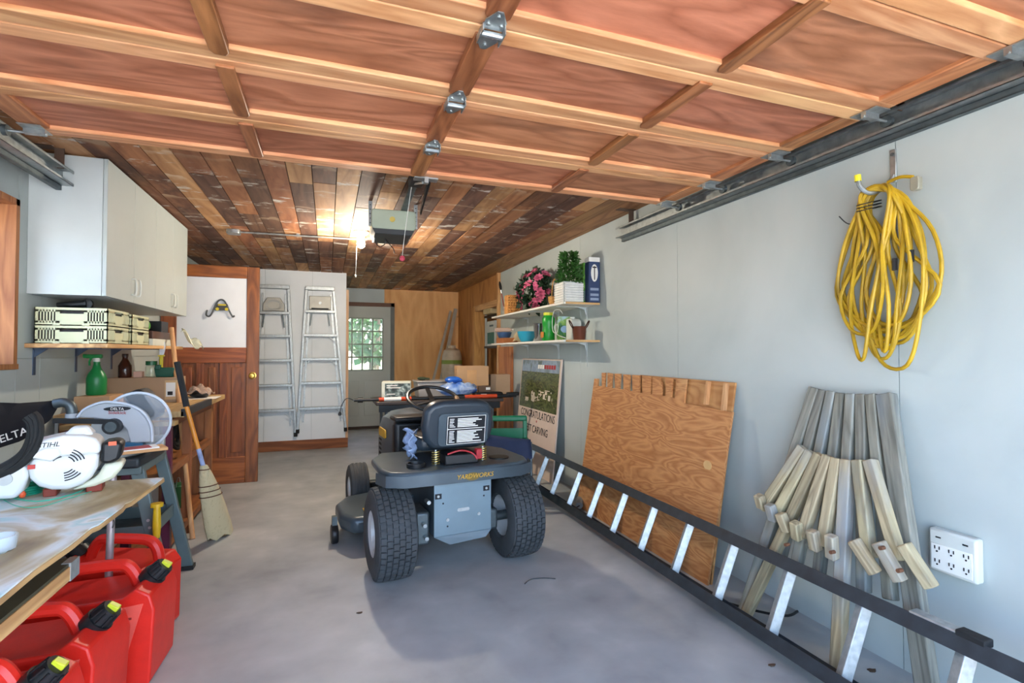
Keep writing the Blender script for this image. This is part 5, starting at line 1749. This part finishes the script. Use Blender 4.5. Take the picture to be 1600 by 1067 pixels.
t = boxthing('low_cardboard_box', 'low brown carton under the green spray bottle', 'box', (-1.28, 3.72, BZ), .17, .22, .085, CARD2)
bottle_spray((-1.30, 3.73, BZ + .086), 'green trigger spray bottle near the left wall')
t = thing('brown_bottle', 'dark brown glass bottle beside the green spray bottle', 'bottle', (-1.28, 4.12, BZ + .171))
MB().lathe([(.036, 0), (.038, .005), (.038, .08), (.02, .115), (.016, .125), (.016, .14)], 18).build('body', mat('brown_glass', '#3a1c12', .15), t)
MB().cyl((0, 0, .14), (0, 0, .16), .018, n=14).build('cap', mat('dark_cap', '#2b1712', .5), t)
t = boxthing('small_pink_box', 'small pale pink box on the brown cardboard box', 'box', (-1.205, 4.13, BZ + .171), .05, .05, .04, mat('pale_pink_card', '#c99f8a', .7))
t = thing('jam_jar', 'small glass jar with green lid on the brown box', 'jar', (-1.135, 4.14, BZ + .171))
MB().lathe([(.03, 0), (.034, .006), (.034, .07), (.028, .082)], 16).build('jar_body', glass('jar_glass2', '#b8c8a8', .05, .4), t)
MB().cyl((0, 0, .082), (0, 0, .11), .034, n=16).build('lid', mat('dark_green_lid', '#1d5c38', .4), t)
t = thing('green_tray', 'dark green caddy of tools on the brown box', 'caddy', (-1.05, 4.14, BZ + .171))
DG = mat('dark_green_plastic', '#0f4a38', .4)
MB().rings([[V((x * s_, y * s_, z)) for x, y in ((-.06, -.04), (.06, -.04), (.06, .04), (-.06, .04))] for z, s_ in ((0, .85), (.065, 1.0))]).build('tray', DG, t, bevel=.005)
MB().bx(-.055, -.02, -.045, -.02, .05, .085).build('knob', DG, t, bevel=.006)
t = thing('putty_knife', 'putty knife with yellow handle upright in the green caddy', 'putty knife', (-1.075, 4.13, BZ + .237))
MB().bx(-.011, .011, -.006, .006, -.0, .085).build('handle', mat('yellow_plastic', '#c9b52a', .4), t, bevel=.004)
MB().bx(-.019, .019, -.007, .007, .075, .085).build('guard', mat('yellow_plastic', '#c9b52a', .4), t)
MB().prism([(-.013, .085), (.013, .085), (.024, .13), (.022, .17), (.006, .185), (-.013, .185)], -.0015, .0015, 'y').build('blade', mat('bright_blade', '#dfe3e6', .25, .7), t)
t = thing('black_bag', 'clear bag of black parts on the workbench near the door', 'bag', (-.90, 4.42, BZ))
MB().ball((0, 0, .03), (.07, .10, .03), 12, 8).build('black_parts', BLACK, t)
MB().grid(lambda u, v: V((-.09 + .17 * u, -.12 + .24 * v, .085 * math.sin(math.pi * (.1 + .8 * u)) * (.5 + .5 * math.sin(math.pi * v)) + .012 * math.sin(15 * u + 11 * v) + .012)), 12, 12).build('film', glass('poly_film2', '#c9b0a0', .12, .5), t, thick=.002)
MB().bx(-.11, .13, -.16, .06, .0005, .003).build('paper_sheet', PAPER, t)

# broom and pole
q0 = P(345, 832, Z=.03)
bt_ = P(283, 600, X=-.86)
t = thing('corn_broom', 'corn broom with orange handle leaning on the workbench', 'broom', (q0.x, q0.y, 0))
bn = P(318, 730, X=q0.x - .03)
top_ = P(281, 598, X=-.80)
d = (top_ - bn)
STRAW = wood('broom_straw', '#8a7a58', '#c9bb94', 'z', 6, .9, rings=3, grain=.8, stretch=14)
nb_ = V((q0.x, q0.y, 0))
ax = (bn - nb_).normalized()
rings = []
for f, w, dp_ in ((0.0, .105, .035), (.15, .105, .045), (.45, .09, .04), (.7, .07, .035), (.88, .045, .032), (1.0, .022, .022)):
    cc = nb_ + V((0, 0, .012)) + (bn - nb_) * f
    rings.append([cc + V((w * math.cos(a) * .55, w * math.cos(a) * .7, 0)) + V((dp_ * .7 * math.sin(a), -dp_ * .6 * math.sin(a), .012 * math.sin(5 * a) if f == 0 else 0)) for a in [2 * math.pi * i / 20 for i in range(20)]])
MB().rings(rings).build('bristle_head', STRAW, t, world=True)
for f, w, dp_ in ((.60, .081, .040), (.67, .075, .038), (.74, .066, .037), (.95, .032, .027)):
    cc = nb_ + V((0, 0, .012)) + (bn - nb_) * f
    MB().tube([cc + V((w * math.cos(a) * .56, w * math.cos(a) * .71, 0)) + V((dp_ * .75 * math.sin(a), -dp_ * .65 * math.sin(a), 0)) for a in [2 * math.pi * i / 20 for i in range(20)]], .003, 5, closed=True).build('stitching', mat('red_brown_twine', '#5a3626', .8), t, world=True)
st2 = P(293, 640, X=-.80)
MB().cyl(bn, bn.lerp(top_, .22), .0125, n=12).build('handle_label', mat('blue_white_label', '#8c9cc0', .5, var=.3, scale=30), t, world=True)
MB().cyl(bn.lerp(top_, .22), bn.lerp(top_, .78), .012, n=12).build('handle', mat('orange_handle', '#c9822c', .4), t, world=True)
MB().cyl(bn.lerp(top_, .72), top_ + V((-.02, .02, .12)), .017, n=12).build('grip_sleeve', BLACKM, t, world=True)
p0, p1 = P(301, 842, Z=.0), P(268, 512, X=-1.035)
o = MB().tube([p0, p0.lerp(p1, .5), p1], .015, 12).build('wooden_pole', PINEZ)
tag(o, 'plain pale wooden pole leaning in front of the workbench', 'pole')
# ------------------------------------------------------------------ saw stand and mitre saw
GREYST = mat('grey_green_steel', '#5f7072', .45, .3, var=.12)
t = thing('saw_stand', 'grey steel saw stand with splayed legs beside the workbench', 'saw stand', (-1.0, 3.03, 0))
sx0, sx1, sy0, sy1, sz = -1.30, -.86, 2.94, 3.29, .66
for x, xo in ((sx0, -.02), (sx1, .14)):
    for y, yo in ((sy0, -.02), (sy1, .02)):
        lg = MB().beam((x, y, sz), (x + xo, y + yo, .0), .055, .030, (0, 1, 0) if True else (1, 0, 0)).build('leg', GREYST, t, world=True, bevel=.004)
        MB().bx(x + xo - .03, x + xo + .03, y + yo - .03, y + yo + .03, 0, .02).build('rubber_foot', BLACKM, lg, world=True)
for z in (.36, .395):
    p = V((sx1, sy0, sz)).lerp(V((sx1 + .14, sy0 - .02, 0)), (sz - z) / sz)
    MB().cyl(p + V((0, -.018, 0)), p + V((0, -.012, 0)), .007, n=8).build('bolt', ALU, t, world=True)
for (x, y, x2, y2, z) in ((sx0, sy0, sx1 + .07, sy0 - .02, .34), (sx0, sy1, sx1 + .07, sy1, .34), (sx1 + .07, sy0 - .02, sx1 + .07, sy1 + .01, .34)):
    MB().beam((x, y, z), (x2, y2, z), .006, .06, (0, 0, 1)).build('brace', GREYST, t, world=True)
MB().bx(sx0 - .03, sx1 + .03, sy0 - .04, sy1 + .02, sz - .04, sz).build('top_frame', GREYST, t, world=True, bevel=.004)
MB().bx(sx0, sx1, sy0, sy1, .30, .312).build('low_shelf', DARKSTEEL, t, world=True)

MY = 2.98
def mp(px, py, y=MY):
    return P(px, py, Y=y)
t = thing('mitre_saw', 'grey mitre saw with clear blade guard and black dust bag', 'mitre saw', (-.98, 3.0, sz))
SG = mat('grey_saw_plastic', '#a9aeb2', .4, var=.06)
MB().bx(-1.26, -.82, 2.84, 3.25, sz, sz + .05).build('base', mat('dark_saw_base', '#303639', .5, .4), t, world=True, bevel=.012)
MB().lathe([(.16, 0), (.165, .005), (.165, .018), (.001, .02)], 28, M.Translation((-1.0, 2.98, sz + .05))).build('turntable', ALU, t, world=True)
MB().bx(-1.27, -.78, 3.06, 3.09, sz + .05, sz + .12).build('fence', ALU, t, world=True, bevel=.004)
cen = mp(190, 664)
gp = [mp(*q_) for q_ in ((121, 652), (130, 641), (145, 633), (163, 628), (182, 629), (200, 632), (218, 640), (230, 652), (237, 668), (238, 690), (205, 692), (200, 672), (190, 660), (150, 653))]
MB().prism([(p.x, p.z) for p in gp], MY - .02, MY + .045, 'y').build('upper_guard', SG, t, world=True, bevel=.008)
c2 = mp(205, 662, MY - .03)
CG = glass('clear_guard', '#c8d2da', .08, .22)
arc = [(c2.x + .142 * math.cos(R(a)), c2.z + .142 * math.sin(R(a))) for a in range(140, -80, -8)]
arc += [(c2.x + .06 * math.cos(R(a)), c2.z + .06 * math.sin(R(a))) for a in range(-80, 141, 14)]
MB().prism(arc, MY + .05, MY + .06, 'y').build('lower_guard', CG, t, world=True)
MB().tube([V((c2.x + .142 * math.cos(R(a)), MY + .055, c2.z + .142 * math.sin(R(a)))) for a in range(140, -81, -8)], .007, 6).build('guard_rim', mat('pale_rim_plastic', '#c3ccd4', .3), t, world=True)
MB().cyl((cen.x, MY + .005, cen.z - .02), (cen.x, MY + .009, cen.z - .02), .125, n=36).build('blade', mat('blade_steel', '#b8bcc0', .3, .9), t, world=True)
MB().tube(spline([mp(*q_, MY - .022) for q_ in ((121, 652), (130, 641), (145, 633), (163, 628), (182, 629), (200, 632), (218, 640), (230, 652), (237, 668), (238, 690))], 4), .006, 6).build('guard_rim', mat('pale_rim_plastic', '#c3ccd4', .3), t, world=True)
hb = mp(173, 667, MY - .06)
MB().cyl(hb, hb + V((0, .05, 0)), .036, n=20).build('arbor_cover', BLACK, t, world=True)
MB().cyl(hb + V((0, -.004, 0)), hb, .024, n=18).build('arbor_plate', DARKSTEEL, t, world=True)
a0, a1 = mp(84, 657, MY - .03), mp(182, 659, MY - .03)
MB().beam(a0, a1, .025, .022).build('slide_arm', BLACK, t, world=True)
lbx = mp(183, 640, MY - .024)
MB().prism([(lbx.x + .055 * math.cos(a), lbx.z + .004 + .011 * math.sin(a)) for a in [2 * math.pi * i / 18 for i in range(18)]], MY - .0235, MY - .0205, 'y').build('badge', INK, t, world=True)
text('DELTA', .018, PAPER, t, (lbx.x, MY - .0242, lbx.z + .003), (1, 0, -.05), (0, 0, 1), world=True)
text('Sidekick', .022, mat('red_print', '#a02a2a', .6), t, (lbx.x, MY - .0226, lbx.z - .015), (1, 0, -.05), (0, 0, 1), world=True)
mt = [mp(*q_, MY + .12) for q_ in ((196, 616), (222, 606), (232, 612), (252, 640), (250, 650), (236, 656), (212, 640))]
MB().prism([(p.x, p.z) for p in mt], MY + .06, MY + .2, 'y').build('motor_housing', BLACK, t, world=True, bevel=.012)
e = [mp(q_[0], q_[1], MY) for q_ in ((112, 655), (112, 640), (108, 632), (98, 629), (85, 631))]
MB().tube(spline(e, 5), .022, 12).build('dust_elbow', DARKSTEEL, t, world=True)
MB().cyl(mp(112, 660), mp(112, 646), .025, n=14).build('elbow_collar', SG, t, world=True)
b0 = mp(90, 632, MY); 
bgp = [(mp(86, 632, 2.98), .018, .02), (mp(70, 644, 2.94), .036, .05), (mp(30, 660, 2.86), .045, .085), (mp(-5, 665, 2.78), .045, .098), (mp(-40, 668, 2.72), .035, .07)]
rings = []
for cc, dy, dz in bgp:
    rings.append([cc + V((dy * .5 * math.cos(a), dy * math.cos(a), dz * math.sin(a))) for a in [2 * math.pi * i / 16 for i in range(16)]])
db = MB().rings(rings).build('dust_bag', mat('black_nylon', '#14161c', .5, var=.2), t, world=True)
pL, pR = mp(0, 688, 2.72), mp(50, 671, 2.81)
text('DELTA', .045, PAPER, db, pL.lerp(pR, .5) + V((.0, -.055, 0)), (pR - pL), (0, 0, 1), world=True, ext=.001)
hd = mp(215, 690, MY - .04)
MB().prism([(p.x, p.z) for p in [mp(*q_, MY - .01) for q_ in ((198, 690), (226, 692), (212, 712), (196, 716))]], MY - .03, MY, 'y').build('blue_guard_link', mat('teal_blue_plastic', '#2a5f7e', .4), t, world=True)
# board on the saw and clutter
t = boxthing('wood_offcut', 'flat pale board lying across the mitre saw table', 'board', (-.86, 2.88, sz + .072), .26, .12, .014, PINEX, R(25))
t = thing('red_book', 'thin red and white magazine on the pale offcut', 'magazine', (-.85, 2.87, sz + .087), (0, 0, R(25)))
MB().bx(-.10, .09, -.05, .05, 0, .006).build('pages', PAPER, t)
MB().bx(-.07, .06, -.052, .03, .006, .008).build('cover', mat('red_cover', '#a33024', .5), t)

# maroon table behind the saw
t = thing('maroon_table', 'small plywood-topped table with maroon legs behind the mitre saw', 'table', (-.93, 3.36, 0))
MAR = mat('maroon_paint', '#5d2238', .45)
MB().bx(-1.32, -.80, 3.335, 3.41, .79, .815).build('top', OLDW, t, world=True)
for x in (-1.28, -1.03, -.84):
    MB().bx(x - .02, x + .02, 3.345, 3.385, 0, .79).build('leg', MAR, t, world=True)
MB().bx(-1.28, -.84, 3.35, 3.38, .62, .66).build('rail', MAR, t, world=True)

# ------------------------------------------------------------------ painted plywood sheet on trestles
TZ2 = .75
for y, lab in ((2.06, 'folding trestle under the far end of the painted sheet'), (1.0, 'folding trestle under the near end of the painted sheet')):
    t = thing('trestle', lab, 'trestle', (-.95 if y > 1.5 else -1.0, y, 0), group='trestles under the painted sheet')
    MB().bx(-.36, .30, -.03, .01, .68, .732).build('top_beam', PINEX, t)
    for x in (-.30, -.13):
        for s_ in (-1, 1):
            MB().cyl((x, s_ * .02, .69), (x + .01, .005 + s_ * .022, 0.0), .016, n=10).build('leg', mat('pale_tube', '#a9a3a6', .4, .5), t)
    for s_ in (-1, 1):
        MB().cyl((-.29, s_ * .02, .45 + .1 * s_), (-.13, s_ * .02, .45 + .1 * s_), .010, n=8).build('stretcher', mat('pale_tube', '#a9a3a6', .4, .5), t)
PAINTED = patches('paint_stained_sheet', ['#7d6a48', '#9c8a60', '#b4aa8c', '#d2dcde', '#a9d0d4', '#e0e6e8', '#a3b99c'], 2.4, .45, detail=8, distort=1.0, stretch=(1.4, .8, 1), contrast=(.34, .66))
ol = [(-1.37, .35), (-.565, .35), (-.57, .8), (-.565, 1.2), (-.572, 1.35), (-.566, 1.5), (-.57, 1.62), (-.562, 1.64), (-.56, 1.8), (-.566, 1.84), (-.558, 1.86), (-.552, 2.17), (-.9, 2.18), (-1.37, 2.17)]
t = thing('painted_sheet', 'paint-stained plywood sheet used as a tabletop in the left foreground', 'board', (-.94, 1.3, TZ2 - .016))
MB().prism(ol, TZ2 - .004, TZ2).build('painted_face', PAINTED, t, world=True)
MB().prism([(x + .002 * (1 if x > -1 else 0), y) for x, y in ol], TZ2 - .016, TZ2 - .004).build('raw_edge', OLDW, t, world=True)
# shallow tray slung below the sheet
t = thing('wooden_tray', 'shallow pine-edged tray under the painted sheet', 'tray', (-.95, 1.45, .555))
tx0, tx1, ty0, ty1, tz0, tz1 = -1.22, -.655, 1.12, 1.78, .555, .625
MB().bx(tx0, tx1 - .003, ty0, ty1, tz1 - .008, tz1).build('dark_lid', mat('dark_olive_panel', '#4a4634', .7), t, world=True)
for a_ in ((tx1 - .018, tx1, ty0, ty1), (tx0, tx0 + .018, ty0, ty1)):
    MB().bx(*a_, tz0 + .025, tz1 - .008).build('side', PINE, t, world=True)
for a_ in ((tx0 + .018, tx1 - .018, ty0, ty0 + .018), (tx0 + .018, tx1 - .018, ty1 - .018, ty1)):
    MB().bx(*a_, tz0 + .025, tz1 - .008).build('end', PINEX, t, world=True)
MB().bx(tx1 - .02, tx1 + .002, ty1 - .05, ty1 + .002, tz0 + .023, tz1 + .002).build('corner_plate', ALU, t, world=True)
for yy in (1.2, 1.72):
    for xx in (tx0 + .05, tx1 - .06):
        MB().cyl((xx, yy, tz1 - .02), (xx, yy, TZ2 - .0165), .006, n=6).build('hanger', DARKSTEEL, t, world=True)

# ------------------------------------------------------------------ string trimmer engine
c = P(140, 705, Y=2.045)
t = thing('trimmer_engine', 'white and grey trimmer engine lying on the painted sheet', 'trimmer', (c.x, 2.045, TZ2), (0, 0, R(12)))
TW = mat('white_trimmer_shell', '#d3d6d3', .35, var=.06)
zc = c.z - TZ2
k_ = 1.665 / 800
def tp(px, py):
    return ((px - 140) * k_, (705 - py) * k_ + zc)
def tpoly(pts):
    return [tp(*q_) for q_ in pts]
lo_ = tpoly([(78, 704), (72, 718), (75, 735), (85, 748), (100, 755), (118, 757), (135, 752), (146, 742), (153, 727), (155, 704)])
up_ = tpoly([(70, 706), (70, 690), (76, 682), (92, 678), (112, 674), (135, 676), (150, 682), (157, 692), (156, 706)])
MB().prism(lo_, -.055, .06, 'y').build('lower_shell', TW, t, bevel=.016, seg=3)
MB().prism(up_, -.058, .06, 'y').build('upper_shell', TW, t, bevel=.016, seg=3)
MB().rings([[V((x, y, z)) for x, y in ((-.045 * s_ - .02, -.035 * s_), (.035 * s_ - .02, -.035 * s_), (.035 * s_ - .02, .04 * s_), (-.045 * s_ - .02, .04 * s_))] for z, s_ in ((tp(0, 678)[1], 1.0), (tp(0, 668)[1], .62), (tp(0, 664)[1], .5))]).build('plug_cover', TW, t, bevel=.008)
ctr = tp(113, 718)
for k in range(9):
    rr = .035 + .0045 * (k % 6)
for a0_, a1_, n0 in ((15, 68, 4), (98, 146, 3), (-85, -35, 4)):
    for k in range(n0):
        rr = .026 + .0078 * k
        pts_ = [V((ctr[0] + rr * 1.08 * math.cos(R(a)), -.0585, ctr[1] + rr * math.sin(R(a)))) for a in range(a0_, a1_ + 1, 6)]
        MB().tube(pts_, .0017, 5).build('vent_slot', INK, t)
sh = tp(88, 704)
MB().prism([tp(*q_) for q_ in ((72, 702), (100, 712), (112, 702), (108, 692), (92, 690))], -.064, -.05, 'y').build('starter_boss', TW, t, bevel=.006)
text('STIHL', .021, INK, t, (tp(96, 0)[0], -.0592, tp(0, 687)[1]), (1, 0, .03), (0, 0, 1), shear=.25, ext=.0008)
MB().bx(tp(74, 0)[0], tp(82, 0)[0], -.062, -.05, tp(0, 720)[1], tp(0, 714)[1]).build('red_button', mat('red_button', '#b8352a', .4), t)
MB().prism(tpoly([(157, 690), (176, 688), (184, 694), (180, 718), (168, 724), (156, 722)]), -.05, .05, 'y').build('air_filter', BLACK, t, bevel=.01)
MB().bx(tp(166, 0)[0], tp(176, 0)[0], -.054, -.048, tp(0, 695)[1], tp(0, 689)[1]).build('orange_latch', mat('orange_latch', '#d8572c', .4), t)
MB().prism(tpoly([(120, 760), (152, 742), (160, 724), (184, 722), (184, 732), (172, 748), (150, 757)]), -.04, .055, 'y').build('fuel_tank', mat('cloudy_tank', '#c9cbb4', .35, var=.15), t, bevel=.012)
MB().bx(tp(88, 0)[0], tp(104, 0)[0], -.03, .04, .0, tp(0, 754)[1]).build('rubber_foot', mat('dark_red_rubber', '#7a2f1e', .6), t, bevel=.004)
MB().bx(tp(138, 0)[0], tp(158, 0)[0], -.03, .04, .0, tp(0, 752)[1]).build('rubber_foot', mat('dark_red_rubber', '#7a2f1e', .6), t, bevel=.004)
MB().prism(tpoly([(40, 735), (34, 750), (40, 760), (60, 762), (68, 752), (74, 730), (72, 714), (58, 710), (46, 718)]), -.05, .03, 'y').build('clutch_cover', TW, t, bevel=.014, seg=3)
g_ = tp(49, 732)
MB().cyl((g_[0], -.056, g_[1]), (g_[0], -.048, g_[1]), .018, n=18).build('clutch_cap', mat('grey_cap', '#b5b8b4', .4), t)
MB().tube(spline([(tp(45, 0)[0], -.01, tp(0, 735)[1]), (tp(0, 0)[0], -.02, tp(0, 735)[1]), (tp(-80, 0)[0], -.05, tp(0, 738)[1])], 5), .016, 10).build('drive_tube', BLACKM, t)
q_ = tp(66, 758)
MB().ball((q_[0], -.03, q_[1]), (.009, .009, .011), 10, 6).build('orange_knob', mat('orange_latch', '#d8572c', .4), t)
hp_ = [(tp(x + 9, y)[0], -.06 + .0004 * (70 - x), tp(x, y)[1]) for x, y in ((66, 642), (72, 652), (72, 675), (62, 700), (40, 718), (10, 730), (-30, 738))]
lp_ = MB().tube(spline(hp_, 6), .021, 10).build('loop_handle', BLACKM, t)
for k in (-1, 0, 1):
    MB().tube([V(p) + V((.010 * k, -.019, .008 * k)) for p in spline(hp_, 6)], .0025, 5).build('handle_rib', BLACK, lp_)
# line spool and trailing line
c = P(15, 768, Z=TZ2 + .012)
t = thing('line_spool', 'coil of teal trimmer line with a white tag', 'line coil', (c.x, c.y, TZ2))
TEAL = mat('teal_line', '#137a5e', .35)
for k in range(4):
    MB().tube([V((.082 * math.cos(a), .06 * math.sin(a), .006 + .007 * k)) for a in [2 * math.pi * i / 28 for i in range(28)]], .0042, 6, closed=True).build('coil', TEAL, t)
tg = P(28, 766, Z=TZ2 + .01)
MB().bx(tg.x - c.x - .006, tg.x - c.x + .006, tg.y - c.y - .012, tg.y - c.y + .006, .0, .033).build('white_tag', PAPER, t)
MB().tube(spline([P(*q_, Z=TZ2 + .003) for q_ in ((-10, 770), (10, 776), (60, 783), (110, 773), (135, 762), (138, 752))], 6), .0016, 5).build('loose_line', mat('bright_teal_line', '#2fb898', .3), t, world=True)
MB().tube(spline([P(*q_, Z=TZ2 + .003) for q_ in ((0, 777), (25, 790), (60, 792), (110, 778), (160, 762))], 6), .0012, 5).build('loose_line', mat('bright_teal_line', '#2fb898', .3), t, world=True)
c = P(-4, 862, Z=TZ2)
t = thing('glass_ashtray', 'small clear glass dish at the edge of the painted sheet', 'dish', (c.x, c.y, TZ2))
MB().lathe([(.026, 0), (.032, .005), (.034, .035), (.029, .035), (.026, .01), (.001, .008)], 18).build('dish', glass('dish_glass', '#cfe0ea', .05, .4), t)

# ------------------------------------------------------------------ red fuel cans
def fuel_can(lab, x, y, rz):
    t = thing('fuel_can', lab, 'fuel can', (x, y, 0), (0, 0, rz), group='red fuel cans in the left foreground')
    body = [(-.215, .012), (-.205, 0), (.155, 0), (.168, .012), (.18, .27), (.165, .325), (.12, .352), (.08, .322), (-.19, .312), (-.22, .27)]
    b = MB().prism(body, -.124, .124, 'y').build('body', REDPL, t, bevel=.024, seg=3)
    MB().tube(spline([(-.20, 0, .28), (-.188, 0, .355), (-.15, 0, .393), (-.05, 0, .402), (.02, 0, .402), (.05, 0, .395), (.074, 0, .362), (.09, 0, .32)], 5), .022, 10).build('handle', REDPL, t)
    MB().prism([(-.02, .280), (.145, .298), (.085, .08)], -.1255, -.1232, 'y').build('raised_triangle', mat('pale_red_panel', '#e0584a', .5), b, bevel=.001)
    for zz, ww in ((.250, .05), (.236, .026)):
        MB().bx(.085 - ww / 2, .085 + ww / 2, -.1262, -.1252, zz - .004, zz + .004).build('stamped_line', mat('dark_red_ink', '#8a2018', .6), b)
    d_ = V((.72, 0, .69)).normalized()
    o_ = V((.128, 0, .340))
    MB().cyl(o_ - d_ * .015, o_ + d_ * .022, .042, n=18).build('cap_collar', BLACK, t)
    cp = MB().cyl(o_ + d_ * .02, o_ + d_ * .066, .035, .029, n=18).build('spout_cap', BLACK, t)
    for k in range(10):
        a = 2 * math.pi * k / 10
        s1 = V((0, 1, 0)); s2 = d_.cross(s1)
        o2 = (s1 * math.cos(a) + s2 * math.sin(a)) * .035
        MB().cyl(o_ + d_ * .022 + o2, o_ + d_ * .060 + o2 * .88, .0035, n=5).build('grip_rib', BLACK, cp)
    MB().box(o_ + d_ * .070, (.034, .024, .016), (0, R(33), 0)).build('yellow_tab', mat('yellow_green_tab', '#c2c82c', .4), cp, bevel=.003)
    return t
fuel_can('red fuel can farthest from the camera, turned beside the saw stand', -.862, 2.66, R(163))
fuel_can('red fuel can second from the saw stand', -.755, 2.33, R(-3))
fuel_can('red fuel can third from the saw stand with its label in view', -.815, 2.0, R(-4))
fuel_can('red fuel can nearest the camera, mostly cut by the frame', -.83, 1.69, R(-5))

# yellow-handled tool and toolbox under the sheet
c = P(245, 812, Y=2.868)
t = thing('yellow_handle_tool', 'long tool with yellow grip leaning by the saw stand leg', 'garden tool', (c.x, 2.868, 0))
YH = mat('yellow_grip', '#c8a51c', .4)
MB().tube([(0, 0, c.z - .085), (0, 0, c.z - .03), (0, 0, c.z + .03), (0, 0, c.z + .065)], [.014, .018, .016, .014], 12).build('grip', YH, t)
MB().cyl((0, 0, c.z + .062), (0, 0, c.z + .078), .026, n=16).build('grip_flange', YH, t)
MB().cyl((0, .0, 0.06), (0, 0, c.z - .08), .011, n=10).build('shaft', DARKSTEEL, t)
MB().bx(-.06, .06, -.01, .012, 0, .07).build('blade', DARKSTEEL, t, bevel=.004)
t = thing('tool_chest', 'black tool chest in the dark below the painted sheet', 'toolbox', (-1.195, 2.5, 0))
MB().bx(-.18, .18, -.14, .14, 0, .30).build('body', BLACK, t, bevel=.012)
MB().bx(-.185, .185, -.145, .145, .30, .36).build('lid', mat('charcoal_lid', '#2a2c30', .5), t, bevel=.012)
MB().tube(spline([(-.08, 0, .36), (-.07, 0, .395), (.07, 0, .395), (.08, 0, .36)], 4), .011, 8).build('handle', mat('red_cover', '#a33024', .5), t)
for x in (-.12, .12):
    MB().bx(x - .02, x + .02, -.152, -.144, .27, .33).build('latch', mat('red_cover', '#a33024', .5), t)

c = P(168, 840, Y=2.49)
t = thing('metal_pole', 'slim pale metal pole standing behind the fuel cans', 'pole', (c.x, 2.49, 0))
MB().cyl((0, 0, 0), (.015, 0, .74), .0135, n=12).build('tube', mat('pale_tube', '#a9a3a6', .4, .5), t)
MB().tube([V((.02 + .006 * math.sin(a), -.014, .50 + .012 * a)) for a in [.6 * i for i in range(12)]], .002, 5).build('chain', DARKSTEEL, t)

# ------------------------------------------------------------------ outdoors seen through the panes
def tree(lab, x, y, h, rw, seed, col):
    r = random.Random(seed)
    t = thing('tree', lab, 'tree', (x, y, -.06), group='trees outside the back door')
    MB().tube([(0, 0, 0), (.1, 0, h * .4), (0, .1, h * .8)], [.16, .12, .05], 10).build('trunk', mat('bark', '#5a4a3c', .9, bump=.4), t)
    lf = MB()
    for k in range(1400):
        d = rdir(r, -1)
        p = V((d.x * rw, d.y * rw, h * .62 + d.z * h * .42)) * 1.0
        p = V((p.x * r.uniform(.4, 1), p.y * r.uniform(.4, 1), p.z))
        bezier_leaf(lf, p, rdir(r, -1), rdir(r), r.uniform(.18, .34), r.uniform(.06, .12))
    lf.build('crown', mat(col[0], col[1], .6, var=.5, scale=2), t, kind='stuff')
tree('dark green tree outside, left in the back door panes', 1.2, 15.0, 5.0, 1.5, 1, ('leaf_dark', '#2e5a28'))
tree('pale green tree outside, right in the back door panes', 3.2, 18.5, 6.0, 1.9, 2, ('leaf_pale', '#6d9a48'))
tree('broad green tree farthest outside the back door', .2, 24.0, 7.0, 2.6, 3, ('leaf_mid', '#47743a'))
for i, (x, y, s_) in enumerate(((.9, 12.5, .5), (2.1, 13.2, .65))):
    r = random.Random(30 + i)
    t = thing('shrub', ['low shrub nearest the back door', 'larger shrub further from the back door'][i], 'shrub', (x, y, -.06), group='shrubs outside the back door')
    lf = MB()
    for k in range(500):
        d = rdir(r, -.2)
        bezier_leaf(lf, V((d.x * s_, d.y * s_, abs(d.z) * s_ * 1.1 + .05)) * r.uniform(.6, 1), rdir(r, -.3), rdir(r), r.uniform(.1, .2), r.uniform(.03, .06))
    lf.build('foliage', mat('shrub_leaf', '#3f7a4a', .6, var=.4, scale=4), t, kind='stuff')
    MB().cyl((0, 0, 0), (0, 0, s_ * .6), .03, n=8).build('stem', mat('bark', '#5a4a3c', .9), t)
